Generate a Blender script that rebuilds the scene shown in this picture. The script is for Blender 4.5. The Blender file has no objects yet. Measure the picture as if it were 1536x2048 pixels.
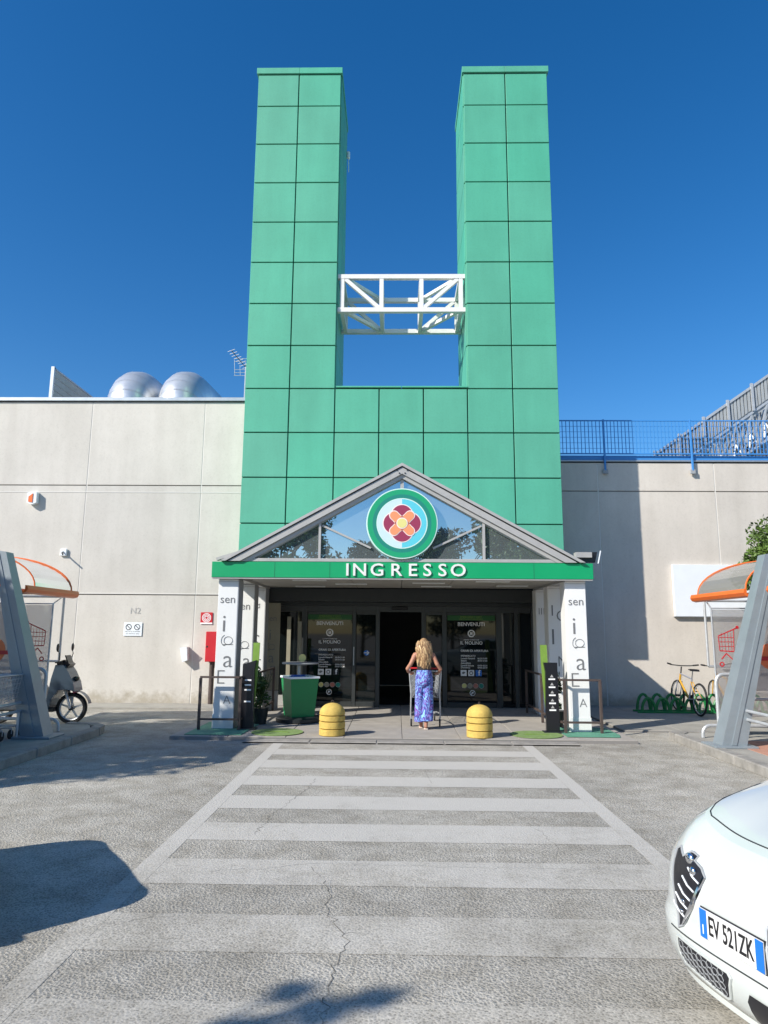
import bpy, bmesh, math, random
import numpy as np
from mathutils import Vector, Matrix, geometry
random.seed(7)
R = math.radians
S = bpy.context.scene
col = S.collection

# ------------------------------------------------------------------ camera, light, exposure
yaw, pitch, roll, F = -0.01879, 0.16975, 0.00733, 1389.18
fw = Vector((math.sin(yaw)*math.cos(pitch), math.cos(yaw)*math.cos(pitch), math.sin(pitch)))
rt = Vector((math.cos(yaw), -math.sin(yaw), 0)); up = rt.cross(fw)
rt2 = math.cos(roll)*rt + math.sin(roll)*up; up2 = -math.sin(roll)*rt + math.cos(roll)*up
cd = bpy.data.cameras.new('camera'); cam = bpy.data.objects.new('camera', cd); col.objects.link(cam)
m = Matrix((rt2, up2, -fw)).transposed().to_4x4(); m.translation = (0, 0, 1.7); cam.matrix_world = m
cd.sensor_fit = 'HORIZONTAL'; cd.sensor_width = 36; cd.lens = 36*F/1536; cd.clip_start = .05; cd.clip_end = 900
S.camera = cam
AZ, EL = R(53.5), R(34)            # sun: from the left and behind the camera
SUNV = Vector((-math.sin(AZ)*math.cos(EL), -math.cos(AZ)*math.cos(EL), math.sin(EL)))
w = bpy.data.worlds.new('World'); S.world = w; w.use_nodes = True
wn = w.node_tree.nodes; wl = w.node_tree.links
sky = wn.new('ShaderNodeTexSky'); sky.sky_type = 'NISHITA'; sky.sun_disc = False
sky.sun_elevation = EL; sky.sun_rotation = R(233.5); sky.air_density = 1.0; sky.dust_density = .35; sky.ozone_density = 3.0
hs = wn.new('ShaderNodeHueSaturation'); hs.inputs['Hue'].default_value = .504; hs.inputs['Saturation'].default_value = 1.36; hs.inputs['Value'].default_value = 1.40
wl.new(sky.outputs[0], hs.inputs['Color']); wl.new(hs.outputs[0], wn['Background'].inputs[0])
wn['Background'].inputs[1].default_value = .085
sd = bpy.data.lights.new('sun', 'SUN'); sd.energy = 4.6; sd.angle = R(.53); sd.color = (1, .94, .84)
so = bpy.data.objects.new('sun', sd); col.objects.link(so); so.rotation_euler = SUNV.to_track_quat('Z', 'Y').to_euler()
S.view_settings.view_transform = 'Standard'; S.view_settings.look = 'None'; S.view_settings.gamma = 1
S.view_settings.exposure = 0.42; S.view_settings.use_curve_mapping = False
S.render.engine = 'CYCLES'; S.cycles.max_bounces = 8; S.cycles.transparent_max_bounces = 16

# ------------------------------------------------------------------ materials
def mat(name, c, rough=.6, metal=0, var=0, vs=4, bump=0, bs=60, coat=0, spec=.5, det=5, stain=None):
    """principled with two scales of colour noise, optional stain colour and bump"""
    M = bpy.data.materials.new(name); M.use_nodes = True
    n = M.node_tree.nodes; l = M.node_tree.links; b = n['Principled BSDF']
    b.inputs['Base Color'].default_value = (*c, 1); b.inputs['Roughness'].default_value = rough
    b.inputs['Metallic'].default_value = metal; b.inputs['Coat Weight'].default_value = coat
    b.inputs['Coat Roughness'].default_value = .04; b.inputs['Specular IOR Level'].default_value = spec
    tc = n.new('ShaderNodeTexCoord')
    if var:
        t = n.new('ShaderNodeTexNoise'); t.inputs['Scale'].default_value = vs; t.inputs['Detail'].default_value = det
        t.inputs['Roughness'].default_value = .65; l.new(tc.outputs['Object'], t.inputs['Vector'])
        r = n.new('ShaderNodeValToRGB'); r.color_ramp.elements[0].position = .3; r.color_ramp.elements[1].position = .72
        d = stain or tuple(x*(1-var) for x in c); e = tuple(min(1, x*(1+var*.6)) for x in c)
        r.color_ramp.elements[0].color = (*d, 1); r.color_ramp.elements[1].color = (*e, 1)
        l.new(t.outputs[0], r.inputs[0]); l.new(r.outputs[0], b.inputs['Base Color'])
        rm = n.new('ShaderNodeMapRange'); rm.inputs[3].default_value = max(0, rough-.08); rm.inputs[4].default_value = min(1, rough+.08)
        l.new(t.outputs[0], rm.inputs[0]); l.new(rm.outputs[0], b.inputs['Roughness'])
    if bump:
        t2 = n.new('ShaderNodeTexNoise'); t2.inputs['Scale'].default_value = bs; t2.inputs['Detail'].default_value = 4
        l.new(tc.outputs['Object'], t2.inputs['Vector'])
        bp = n.new('ShaderNodeBump'); bp.inputs['Strength'].default_value = bump; bp.inputs['Distance'].default_value = .01
        l.new(t2.outputs[0], bp.inputs['Height']); l.new(bp.outputs[0], b.inputs['Normal'])
    return M
def glassy(name, tint, refl, rough=.02, diff=None, dmix=0.0, trans=.0):
    """thin sheet: transparent + glossy (+ diffuse film / translucency)"""
    M = bpy.data.materials.new(name); M.use_nodes = True; n = M.node_tree.nodes; l = M.node_tree.links
    n.remove(n['Principled BSDF']); out = n['Material Output']
    tr = n.new('ShaderNodeBsdfTransparent'); tr.inputs[0].default_value = (*tint, 1)
    gl = n.new('ShaderNodeBsdfGlossy'); gl.inputs['Roughness'].default_value = rough; gl.inputs[0].default_value = (.95, .97, 1, 1)
    fr = n.new('ShaderNodeFresnel'); fr.inputs[0].default_value = 1.5
    ma = n.new('ShaderNodeMath'); ma.operation = 'ADD'; ma.inputs[1].default_value = refl; ma.use_clamp = True; l.new(fr.outputs[0], ma.inputs[0])
    base = tr
    if diff:
        di = n.new('ShaderNodeBsdfDiffuse'); di.inputs[0].default_value = (*diff, 1)
        tl = n.new('ShaderNodeBsdfTranslucent'); tl.inputs[0].default_value = (*diff, 1)
        mm = n.new('ShaderNodeMixShader'); mm.inputs[0].default_value = trans; l.new(di.outputs[0], mm.inputs[1]); l.new(tl.outputs[0], mm.inputs[2])
        m2 = n.new('ShaderNodeMixShader'); m2.inputs[0].default_value = dmix; l.new(tr.outputs[0], m2.inputs[1]); l.new(mm.outputs[0], m2.inputs[2]); base = m2
    mx = n.new('ShaderNodeMixShader'); l.new(ma.outputs[0], mx.inputs[0]); l.new(base.outputs[0], mx.inputs[1]); l.new(gl.outputs[0], mx.inputs[2])
    l.new(mx.outputs[0], out.inputs[0]); return M
def ground_mat(name, dark, light, paint=None, wear=.5, patch=.25):
    M = bpy.data.materials.new(name); M.use_nodes = True; n = M.node_tree.nodes; l = M.node_tree.links; b = n['Principled BSDF']
    tc = n.new('ShaderNodeTexCoord')
    def noise(s, d=4, r=.6, dist=0):
        t = n.new('ShaderNodeTexNoise'); t.inputs['Scale'].default_value = s; t.inputs['Detail'].default_value = d
        t.inputs['Roughness'].default_value = r; t.inputs['Distortion'].default_value = dist; l.new(tc.outputs['Object'], t.inputs['Vector']); return t
    def ramp(src, a, c0, bpos, c1):
        r = n.new('ShaderNodeValToRGB'); r.color_ramp.elements[0].position = a; r.color_ramp.elements[1].position = bpos
        r.color_ramp.elements[0].color = (*c0, 1); r.color_ramp.elements[1].color = (*c1, 1); l.new(src, r.inputs[0]); return r
    vo = n.new('ShaderNodeTexVoronoi'); vo.inputs['Scale'].default_value = 62; l.new(tc.outputs['Object'], vo.inputs['Vector'])
    fine = noise(75, 5, .75, .8); big = noise(.45, 5, .6); mid = noise(3.2, 5, .65)
    c = ramp(fine.outputs[0], .36, dark, .62, light)
    mulv = ramp(vo.outputs['Distance'], .10, (.42,)*3, .5, (1.18,)*3)
    def mul(a, bb, f=1.0):
        x = n.new('ShaderNodeMix'); x.data_type = 'RGBA'; x.blend_type = 'MULTIPLY'; x.inputs[0].default_value = f
        l.new(a, x.inputs[6]); l.new(bb, x.inputs[7]); return x.outputs[2]
    k = mul(c.outputs[0], mulv.outputs[0], .8)
    k = mul(k, ramp(big.outputs[0], .35, (1-patch,)*3, .65, (1.08,)*3).outputs[0])
    k = mul(k, ramp(mid.outputs[0], .34, (1-patch*.7, 1-patch*.75, 1-patch*.85), .6, (1.04,)*3).outputs[0])
    sp = noise(17, 3, .7); k = mul(k, ramp(sp.outputs[0], .24, (.5,)*3, .31, (1,)*3).outputs[0], .7)
    hgt = fine.outputs[0]
    if paint:
        wv = noise(9, 8, .8); w2 = noise(1.1, 4, .6); w3 = noise(90, 3, .8)
        a1 = n.new('ShaderNodeMath'); a1.operation = 'MULTIPLY_ADD'; a1.inputs[1].default_value = .9; l.new(w2.outputs[0], a1.inputs[0]); l.new(wv.outputs[0], a1.inputs[2])
        a2 = n.new('ShaderNodeMath'); a2.operation = 'MULTIPLY_ADD'; a2.inputs[1].default_value = .6; l.new(w3.outputs[0], a2.inputs[0]); l.new(a1.outputs[0], a2.inputs[2])
        # paint is worn more towards the traffic lane near the camera (world Y)
        sx = n.new('ShaderNodeSeparateXYZ'); l.new(tc.outputs['Object'], sx.inputs[0])
        mr = n.new('ShaderNodeMapRange'); mr.inputs[1].default_value = 3.5; mr.inputs[2].default_value = 8; mr.inputs[3].default_value = wear+.50; mr.inputs[4].default_value = wear-.12
        l.new(sx.outputs[1], mr.inputs[0])
        su = n.new('ShaderNodeMath'); su.operation = 'SUBTRACT'; l.new(a2.outputs[0], su.inputs[0]); l.new(mr.outputs[0], su.inputs[1])
        rr = n.new('ShaderNodeMapRange'); rr.inputs[1].default_value = .2; rr.inputs[2].default_value = .62; rr.inputs[4].default_value = .86; l.new(su.outputs[0], rr.inputs[0])
        x = n.new('ShaderNodeMix'); x.data_type = 'RGBA'; l.new(rr.outputs[0], x.inputs[0]); l.new(k, x.inputs[6])
        x.inputs[7].default_value = (*paint, 1); k = x.outputs[2]
    l.new(k, b.inputs['Base Color']); b.inputs['Roughness'].default_value = .88; b.inputs['Specular IOR Level'].default_value = .25
    ad = n.new('ShaderNodeMath'); ad.operation = 'ADD'; l.new(hgt, ad.inputs[0]); l.new(vo.outputs['Distance'], ad.inputs[1])
    bp = n.new('ShaderNodeBump'); bp.inputs['Strength'].default_value = .6 if not paint else .3; bp.inputs['Distance'].default_value = .012
    l.new(ad.outputs[0], bp.inputs['Height']); l.new(bp.outputs[0], b.inputs['Normal']); return M
def wallmat(name, c, streak=(.75, .74, .72), base=True):
    """rendered concrete: broad blotches, vertical rain streaks from object Z, fine grain"""
    M = mat(name, c, .9, bump=.12, bs=90); n = M.node_tree.nodes; l = M.node_tree.links; b = n['Principled BSDF']
    tc = n.new('ShaderNodeTexCoord'); oi = n.new('ShaderNodeObjectInfo')
    mp = n.new('ShaderNodeMapping'); mp.inputs['Scale'].default_value = (2.2, 2.2, .3); l.new(tc.outputs['Object'], mp.inputs[0])
    va = n.new('ShaderNodeVectorMath'); va.operation = 'ADD'; l.new(mp.outputs[0], va.inputs[0])
    def N(v, s, d, r):
        t = n.new('ShaderNodeTexNoise'); t.inputs['Scale'].default_value = s; t.inputs['Detail'].default_value = d; t.inputs['Roughness'].default_value = r; l.new(v, t.inputs['Vector']); return t
    a = N(va.outputs[0], 1, 6, .6); bl = N(tc.outputs['Object'], .9, 6, .62); sp = N(tc.outputs['Object'], 22, 6, .8)
    prev = None
    for t, p0, p1, c0, c1 in ((a, .32, .7, streak, (1.03,)*3), (bl, .32, .66, (.86, .855, .85), (1.04,)*3), (sp, .28, .5, (.8, .79, .78), (1,)*3)):
        r = n.new('ShaderNodeValToRGB'); r.color_ramp.elements[0].position = p0; r.color_ramp.elements[1].position = p1
        r.color_ramp.elements[0].color = (*c0, 1); r.color_ramp.elements[1].color = (*c1, 1); l.new(t.outputs[0], r.inputs[0])
        x = n.new('ShaderNodeMix'); x.data_type = 'RGBA'; x.blend_type = 'MULTIPLY'; x.inputs[0].default_value = (.42 if t is a else .6)
        if prev is None: x.inputs[6].default_value = (*c, 1)
        else: l.new(prev, x.inputs[6])
        l.new(r.outputs[0], x.inputs[7]); prev = x.outputs[2]
    hv = n.new('ShaderNodeHueSaturation'); mr = n.new('ShaderNodeMapRange'); mr.inputs[3].default_value = .965; mr.inputs[4].default_value = 1.03
    l.new(oi.outputs['Random'], mr.inputs[0]); l.new(mr.outputs[0], hv.inputs['Value'])
    mr2 = n.new('ShaderNodeMapRange'); mr2.inputs[3].default_value = .96; mr2.inputs[4].default_value = 1.04; l.new(oi.outputs['Random'], mr2.inputs[0]); l.new(mr2.outputs[0], hv.inputs['Saturation'])
    l.new(prev, hv.inputs['Color']); prev = hv.outputs[0]
    if base:
        sx = n.new('ShaderNodeSeparateXYZ'); l.new(tc.outputs['Object'], sx.inputs[0])
        ns = N(tc.outputs['Object'], 3.5, 6, .7); ad = n.new('ShaderNodeMath'); ad.operation = 'MULTIPLY_ADD'; ad.inputs[1].default_value = -1.1; l.new(ns.outputs[0], ad.inputs[0]); l.new(sx.outputs[2], ad.inputs[2])
        r = n.new('ShaderNodeValToRGB'); r.color_ramp.elements[0].position = 0; r.color_ramp.elements[0].color = (.62,.58,.50,1); r.color_ramp.elements[1].position = .28; r.color_ramp.elements[1].color = (1,1,1,1)
        a3 = n.new('ShaderNodeMath'); a3.operation = 'ADD'; a3.inputs[1].default_value = .50; l.new(ad.outputs[0], a3.inputs[0]); l.new(a3.outputs[0], r.inputs[0])
        x = n.new('ShaderNodeMix'); x.data_type = 'RGBA'; x.blend_type = 'MULTIPLY'; x.inputs[0].default_value = .8; l.new(prev, x.inputs[6]); l.new(r.outputs[0], x.inputs[7]); prev = x.outputs[2]
    l.new(prev, b.inputs['Base Color']); return M

K = {}
K['asphalt'] = ground_mat('asphalt', (.285, .27, .235), (.55, .52, .46), patch=.32)
K['asphalt_dark'] = ground_mat('asphalt_dark', (.31, .293, .257), (.53, .503, .447), patch=.28)
K['paint'] = ground_mat('worn_paint', (.31, .293, .257), (.53, .503, .447), paint=(.52, .50, .46), wear=.56)
K['kerb'] = mat('kerb', (.30, .285, .26), .92, var=.3, vs=6, bump=.5, bs=70)
K['slab'] = mat('slab', (.36, .335, .30), .9, var=.16, vs=3, bump=.25, bs=90)
K['pave'] = mat('pavement_concrete', (.34, .325, .29), .92, var=.22, vs=2.2, bump=.35, bs=60)
K['tile'] = mat('red_tile', (.46, .24, .17), .85, var=.2, vs=5, bump=.2, bs=40)
K['crack'] = mat('crack', (.10, .092, .08), 1)
K['wall'] = wallmat('wall_concrete', (.64, .61, .56))
K['wall2'] = wallmat('wall_concrete_warm', (.65, .60, .54))
K['joint'] = mat('joint_sealant', (.66, .64, .60), .8)
K['joint_dark'] = mat('joint_dark', (.22, .21, .20), .9)
K['coping'] = mat('coping', (.42, .46, .50), .45, .6, var=.1)
K['green'] = wallmat('green_panel', (.095, .425, .285), streak=(.66, .72, .72), base=False); K['green'].node_tree.nodes['Principled BSDF'].inputs['Roughness'].default_value = .5
K['green_dark'] = mat('green_joint', (.010, .11, .065), .8)
K['fascia'] = mat('fascia_green', (.004, .33, .125), .4, var=.04, vs=2)
K['white'] = mat('white_paint', (.76, .76, .74), .5, var=.06, vs=3)
K['clad'] = mat('white_cladding', (.78, .79, .78), .35, var=.05, vs=2)
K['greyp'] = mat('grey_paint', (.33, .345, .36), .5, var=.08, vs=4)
K['trim'] = mat('grey_trim', (.44, .435, .42), .5, .2, var=.08, vs=5)
K['galv'] = mat('galvanised', (.52, .54, .56), .42, .35, var=.14, vs=12)
K['duct'] = mat('duct_steel', (.74, .75, .76), .33, .62, var=.1, vs=3)
K['steelblue'] = mat('column_grey', (.27, .315, .345), .45, .25, var=.1, vs=3)
K['corr'] = mat('corrugated', (.36, .385, .40), .65, .05, var=.12, vs=3)
K['corr_dark'] = mat('corrugated_dark', (.10, .11, .12), .7)
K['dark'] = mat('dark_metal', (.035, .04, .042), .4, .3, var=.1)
K['frame'] = mat('door_frame', (.06, .066, .068), .38, .4, var=.08)
K['black'] = mat('black', (.012, .012, .014), .5)
K['rubber'] = mat('rubber', (.02, .02, .02), .75, var=.2, vs=20)
K['rust'] = mat('brown_rail', (.09, .066, .058), .6, .2, var=.3, vs=14)
K['letter'] = mat('letter_grey', (.17, .175, .18), .6)
K['signw'] = mat('sign_white', (.80, .84, .88), .4, var=.03)
K['sticker'] = mat('print_white', (.88, .88, .88), .6)
K['pgreen'] = mat('print_green', (.01, .11, .02), .4)
K['blue'] = mat('fence_blue', (.05, .25, .62), .45, var=.05)
K['orange'] = mat('orange', (.78, .16, .03), .4, var=.08)
K['orangep'] = mat('orange_print', (.85, .22, .08), .5)
K['red'] = mat('red', (.55, .02, .03), .45, var=.08)
K['yellow'] = mat('bollard_yellow', (.60, .42, .10), .8, var=.22, vs=9, bump=.5, bs=45)
K['bing'] = mat('bin_green', (.0, .22, .065), .4, var=.06)
K['lime'] = mat('lime', (.19, .33, .05), .5, var=.15, vs=6)
K['mat_green'] = mat('mat_green', (.20, .30, .10), .85, var=.25, vs=12, bump=.4)
K['mat_teal'] = mat('mat_teal', (.10, .30, .20), .85, var=.2, vs=9)
K['leaf'] = mat('leaf', (.055, .11, .025), .55, var=.4, vs=2.2)
K['leaf2'] = mat('leaf_dark', (.025, .06, .018), .6, var=.4, vs=2)
K['leafr'] = mat('leaf_right', (.10, .17, .03), .5, var=.45, vs=2.5)
K['bark'] = mat('bark', (.10, .075, .05), .95, var=.3, vs=9, bump=.6)
K['skin'] = mat('skin', (.42, .20, .13), .55, var=.07, vs=9)
K['hair'] = mat('hair', (.44, .29, .15), .5, var=.5, vs=22, stain=(.17,.09,.045))
K['hair_light'] = mat('hair_light', (.60, .42, .22), .5, var=.3, vs=20); K['hair_dark'] = mat('hair_dark', (.22, .125, .06), .55, var=.3, vs=20)
K['blacktop'] = mat('black_top', (.015, .012, .014), .8)
K['sandal'] = mat('sandal', (.7, .6, .52), .6)
K['carwhite'] = mat('car_white', (.55, .585, .57), .2, coat=1, var=.012, vs=2)
K['chrome'] = mat('chrome', (.8, .8, .82), .12, 1)
K['carblack'] = mat('car_black', (.012, .012, .016), .3)
K['blueband'] = mat('plate_blue', (.01, .16, .60), .4)
K['plate'] = mat('plate_white', (.76, .76, .76), .4)
K['glassdark'] = mat('dark_glass', (.006, .009, .01), .03, spec=.5)
K['pedglass'] = mat('mirror_glass', (.50, .59, .62), .004, .84)
K['scoot'] = mat('scooter_paint', (.055, .085, .12), .35, .2, coat=.4)
K['maroon'] = mat('maroon', (.30, .035, .09), .5); K['cyan'] = mat('cyan', (.10, .55, .66), .5); K['pale'] = mat('pale_blue', (.55, .72, .80), .5)
K['teal'] = mat('teal', (.008, .22, .17), .5); K['em_green'] = mat('emblem_green', (.005, .33, .15), .5); K['mint'] = mat('mint', (.58, .80, .74), .5)
K['yel'] = mat('pale_yellow', (.72, .66, .24), .5); K['pinkw'] = mat('pink_white', (.85, .72, .70), .5); K['brownp'] = mat('petal_brown', (.45, .16, .12), .5)
K['orangef'] = mat('flower_orange', (.80, .30, .14), .5)
K['ceil'] = mat('ceiling', (.40, .38, .34), .8, var=.15, vs=2)
K['lightfit'] = mat('light_fitting', (.72, .74, .72), .5)
K['olive'] = mat('olive_clad', (.30, .28, .21), .6, var=.1, vs=2)
K['glass'] = glassy('clear_glass', (.93, .96, .95), .02)
K['roofpoly'] = glassy('smoked_polycarbonate', (.80, .78, .72), .04, .12, (.34, .33, .30), .84, .35)
K['film'] = glassy('frosted_panel', (.93, .93, .94), .02, .1, (.62, .60, .60), .42, .5)
K['hl'] = glassy('headlight_lens', (.95, .97, 1), .05)
def trousers():
    M = mat('swirl_cloth', (.1, .2, .6), .85); n = M.node_tree.nodes; l = M.node_tree.links
    tc = n.new('ShaderNodeTexCoord'); t = n.new('ShaderNodeTexNoise'); t.inputs['Scale'].default_value = 4.6; t.inputs['Distortion'].default_value = 2.6; t.inputs['Detail'].default_value = 1
    mp = n.new('ShaderNodeMapping'); mp.inputs['Scale'].default_value = (1.6, 1, .8); l.new(tc.outputs['Object'], mp.inputs[0]); l.new(mp.outputs[0], t.inputs['Vector'])
    ml = n.new('ShaderNodeMath'); ml.operation = 'MULTIPLY'; ml.inputs[1].default_value = 5; l.new(t.outputs[0], ml.inputs[0])
    fr = n.new('ShaderNodeMath'); fr.operation = 'FRACT'; l.new(ml.outputs[0], fr.inputs[0])
    r = n.new('ShaderNodeValToRGB'); e = r.color_ramp.elements
    e[0].color = (.06, .06, .26, 1); e[0].position = .10; e[1].color = (.30, .62, .95, 1); e[1].position = .5
    for p, c in ((.35, (.08, .12, .50, 1)), (.68, (.12, .2, .62, 1)), (.82, (.32, .16, .5, 1)), (.95, (.07, .05, .28, 1))): x = e.new(p); x.color = c
    l.new(fr.outputs[0], r.inputs[0]); l.new(r.outputs[0], n['Principled BSDF'].inputs['Base Color']); return M
K['cloth'] = trousers()

# ------------------------------------------------------------------ mesh helpers
class MB:
    def __init__(s): s.v = []; s.f = []; s.mi = []; s.cur = 0
    def add(s, vs, fs):
        b = len(s.v); s.v += [tuple(x) for x in vs]; s.f += [tuple(b+i for i in f) for f in fs]; s.mi += [s.cur]*len(fs); return s
    def box(s, a, b):
        (x0, y0, z0), (x1, y1, z1) = a, b
        x0, x1 = sorted((x0, x1)); y0, y1 = sorted((y0, y1)); z0, z1 = sorted((z0, z1))
        return s.add([(x0,y0,z0),(x1,y0,z0),(x1,y1,z0),(x0,y1,z0),(x0,y0,z1),(x1,y0,z1),(x1,y1,z1),(x0,y1,z1)],
                     [(3,2,1,0),(4,5,6,7),(0,1,5,4),(1,2,6,5),(2,3,7,6),(3,0,4,7)])
    def bevbox(s, a, b, r=.01):
        (x0, y0, z0), (x1, y1, z1) = a, b
        bm = bmesh.new(); bmesh.ops.create_cube(bm, size=1)
        for q in bm.verts: q.co = ((x0+x1)/2+q.co.x*abs(x1-x0), (y0+y1)/2+q.co.y*abs(y1-y0), (z0+z1)/2+q.co.z*abs(z1-z0))
        bmesh.ops.bevel(bm, geom=bm.edges[:], offset=r, segments=1, affect='EDGES')
        bm.verts.index_update(); s.add([q.co[:] for q in bm.verts], [[q.index for q in f.verts] for f in bm.faces]); bm.free(); return s
    def tube(s, pts, r, n=8, cap=True, flat=None):
        pts = [Vector(p) for p in pts]; rs = r if hasattr(r, '__len__') else [r]*len(pts)
        vs = []; prev = None
        for i, p in enumerate(pts):
            d = (pts[min(i+1, len(pts)-1)]-pts[max(i-1, 0)]); d = d.normalized() if d.length else Vector((0,0,1))
            if prev is None:
                a = Vector((0,0,1)) if abs(d.z) < .9 else Vector((1,0,0)); u = d.cross(a).normalized()
            else: u = (prev-d*prev.dot(d)).normalized()
            prev = u; v = d.cross(u)
            for k in range(n):
                t = 2*math.pi*(k+.5)/n; vs.append(p+rs[i]*(math.cos(t)*u+math.sin(t)*v))
        fs = [(i*n+k, i*n+(k+1)%n, (i+1)*n+(k+1)%n, (i+1)*n+k) for i in range(len(pts)-1) for k in range(n)]
        if cap: fs += [tuple(range(n-1, -1, -1)), tuple((len(pts)-1)*n+k for k in range(n))]
        return s.add(vs, fs)
    def bar(s, a, b, w, h=None):   # rectangular bar between points
        h = h or w; a = Vector(a); b = Vector(b); d = (b-a).normalized()
        z = Vector((0,0,1)) if abs(d.z) < .95 else Vector((0,1,0)); u = d.cross(z).normalized(); v = u.cross(d)
        vs = [p+sx*u*w/2+sy*v*h/2 for p in (a, b) for sx, sy in ((-1,-1),(1,-1),(1,1),(-1,1))]
        return s.add(vs, [(3,2,1,0),(4,5,6,7),(0,1,5,4),(1,2,6,5),(2,3,7,6),(3,0,4,7)])
    def lathe(s, prof, c=(0,0,0), n=24, axis='z'):
        vs = []
        for r, h in prof:
            for k in range(n):
                t = 2*math.pi*k/n; a, b = r*math.cos(t), r*math.sin(t)
                p = {'z': (a, b, h), 'y': (a, h, b), 'x': (h, a, b)}[axis]; vs.append((c[0]+p[0], c[1]+p[1], c[2]+p[2]))
        fs = [(i*n+k, i*n+(k+1)%n, (i+1)*n+(k+1)%n, (i+1)*n+k) for i in range(len(prof)-1) for k in range(n)]
        fs += [tuple(range(n)), tuple((len(prof)-1)*n+k for k in range(n))]
        return s.add(vs, fs)
    def ell(s, c, r, n=16, m=10):
        prof = [(max(1e-4, math.sin(math.pi*i/m)), -math.cos(math.pi*i/m)) for i in range(m+1)]
        b = len(s.v); s.lathe(prof, (0,0,0), n); s.v[b:] = [(c[0]+x*r[0], c[1]+y*r[1], c[2]+z*r[2]) for x, y, z in s.v[b:]]; return s
    def prism(s, poly, a, b, plane='xz'):    # polygon extruded along the remaining axis from a to b
        def P(p, q): return {'xz': (p[0], q, p[1]), 'xy': (p[0], p[1], q), 'yz': (q, p[0], p[1])}[plane]
        n = len(poly); vs = [P(p, a) for p in poly]+[P(p, b) for p in poly]
        return s.add(vs, [tuple(range(n-1,-1,-1)), tuple(range(n, 2*n))]+[(i, (i+1)%n, n+(i+1)%n, n+i) for i in range(n)])
    def quad(s, *p): return s.add(p, [tuple(range(len(p)))])
    def text(s, body, place, size, extr=.0, off=0.0, align='CENTER', rot=0, sx=1.0):
        cu = bpy.data.curves.new('t', 'FONT'); cu.body = body; cu.size = size; cu.align_x = align; cu.align_y = 'CENTER'
        cu.extrude = extr; cu.offset = off; cu.resolution_u = 3
        o = bpy.data.objects.new('t', cu); me = bpy.data.meshes.new_from_object(o)
        c, q = math.cos(rot), math.sin(rot)
        s.add([place(Vector(((v.co.x*c-v.co.y*q)*sx, v.co.x*q+v.co.y*c, v.co.z))) for v in me.vertices], [tuple(p.vertices) for p in me.polygons])
        bpy.data.objects.remove(o); bpy.data.meshes.remove(me); bpy.data.curves.remove(cu); return s
    def build(s, name, m, parent=None, smooth=False, loc=None, fixn=True):
        me = bpy.data.meshes.new(name); me.from_pydata(s.v, [], s.f)
        ms = m if isinstance(m, (list, tuple)) else [m]
        for x in ms: me.materials.append(K[x] if isinstance(x, str) else x)
        if len(ms) > 1: me.polygons.foreach_set('material_index', s.mi)
        if fixn:
            bm = bmesh.new(); bm.from_mesh(me); bmesh.ops.recalc_face_normals(bm, faces=bm.faces[:]); bm.to_mesh(me); bm.free()
        if smooth:
            me.polygons.foreach_set('use_smooth', [True]*len(me.polygons))
            me.set_sharp_from_angle(angle=R(42))
        o = bpy.data.objects.new(name, me); col.objects.link(o)
        if parent: o.parent = parent
        if loc: o.location = loc
        return o
def tag(o, label, cat, group=None, kind=None):
    if label: o['label'] = label
    if cat: o['category'] = cat
    if group: o['group'] = group
    if kind: o['kind'] = kind
    return o
def thing(name, label, cat, loc=(0,0,0), rz=0, group=None):
    o = bpy.data.objects.new(name, None); col.objects.link(o); o.location = loc; o.rotation_euler = (0,0,rz)
    o.empty_display_size = .1; return tag(o, label, cat, group)
def struct(name, mb, m, **k):
    o = mb.build(name, m, **k); o['kind'] = 'structure'; return o
def copy_tree(o, parent=None):
    c = o.copy(); col.objects.link(c); c.parent = parent
    for ch in list(o.children): copy_tree(ch, c)
    return c
def B(a, b): return MB().box(a, b)
def facing(x, y, z, hx=(1,0,0), vz=(0,0,1), nrm=(0,-1,0)):   # 2-D print plane, origin x,y,z
    o = Vector((x,y,z)); a = Vector(hx); b = Vector(vz); c = Vector(nrm)
    return lambda v: o+a*v.x+b*v.y+c*v.z
def disc_poly(cx, cz, r, n=32, a0=0, a1=2*math.pi): return [(cx+r*math.cos(a0+(a1-a0)*i/n), cz+r*math.sin(a0+(a1-a0)*i/n)) for i in range(n)]
def ring(mb, cx, cz, r0, r1, y0, y1, n=40):
    vs = []
    for i in range(n):
        t = 2*math.pi*i/n; c, s_ = math.cos(t), math.sin(t)
        for r in (r0, r1):
            for y in (y0, y1): vs.append((cx+r*c, y, cz+r*s_))
    fs = []
    for i in range(n):
        a = i*4; b = ((i+1)%n)*4
        fs += [(a, a+2, b+2, b), (a+1, b+1, b+3, a+3), (a, b, b+1, a+1), (a+2, a+3, b+3, b+2)]
    mb.add(vs, fs)

# ------------------------------------------------------------------ ground
g = MB(); g.quad((-350,-350,0),(350,-350,0),(350,350,0),(-350,350,0)); struct('ground', g, 'asphalt')
g = MB(); g.quad((-1.72,1.6,.002),(1.92,1.6,.002),(1.92,11.04,.002),(-1.72,11.04,.002)); struct('crossing_surface', g, 'asphalt_dark')
g = MB()
for y0, y1 in ((10.53,11.0),(10.03,10.48),(9.09,9.62),(8.10,8.60),(7.07,7.60),(6.04,6.56),(5.04,5.56),(4.04,4.54),(3.04,3.54),(2.1,2.55)):
    if y0 == 10.53: continue
    g.quad((-1.71,y0,.004),(1.91,y0,.004),(1.91,y1,.004),(-1.71,y1,.004))
for x0, x1 in ((-1.87,-1.712),(1.912,2.07)): g.quad((x0,1.6,.004),(x1,1.6,.004),(x1,11.1,.004),(x0,11.1,.004))
struct('crossing_marking', g, 'paint')
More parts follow.
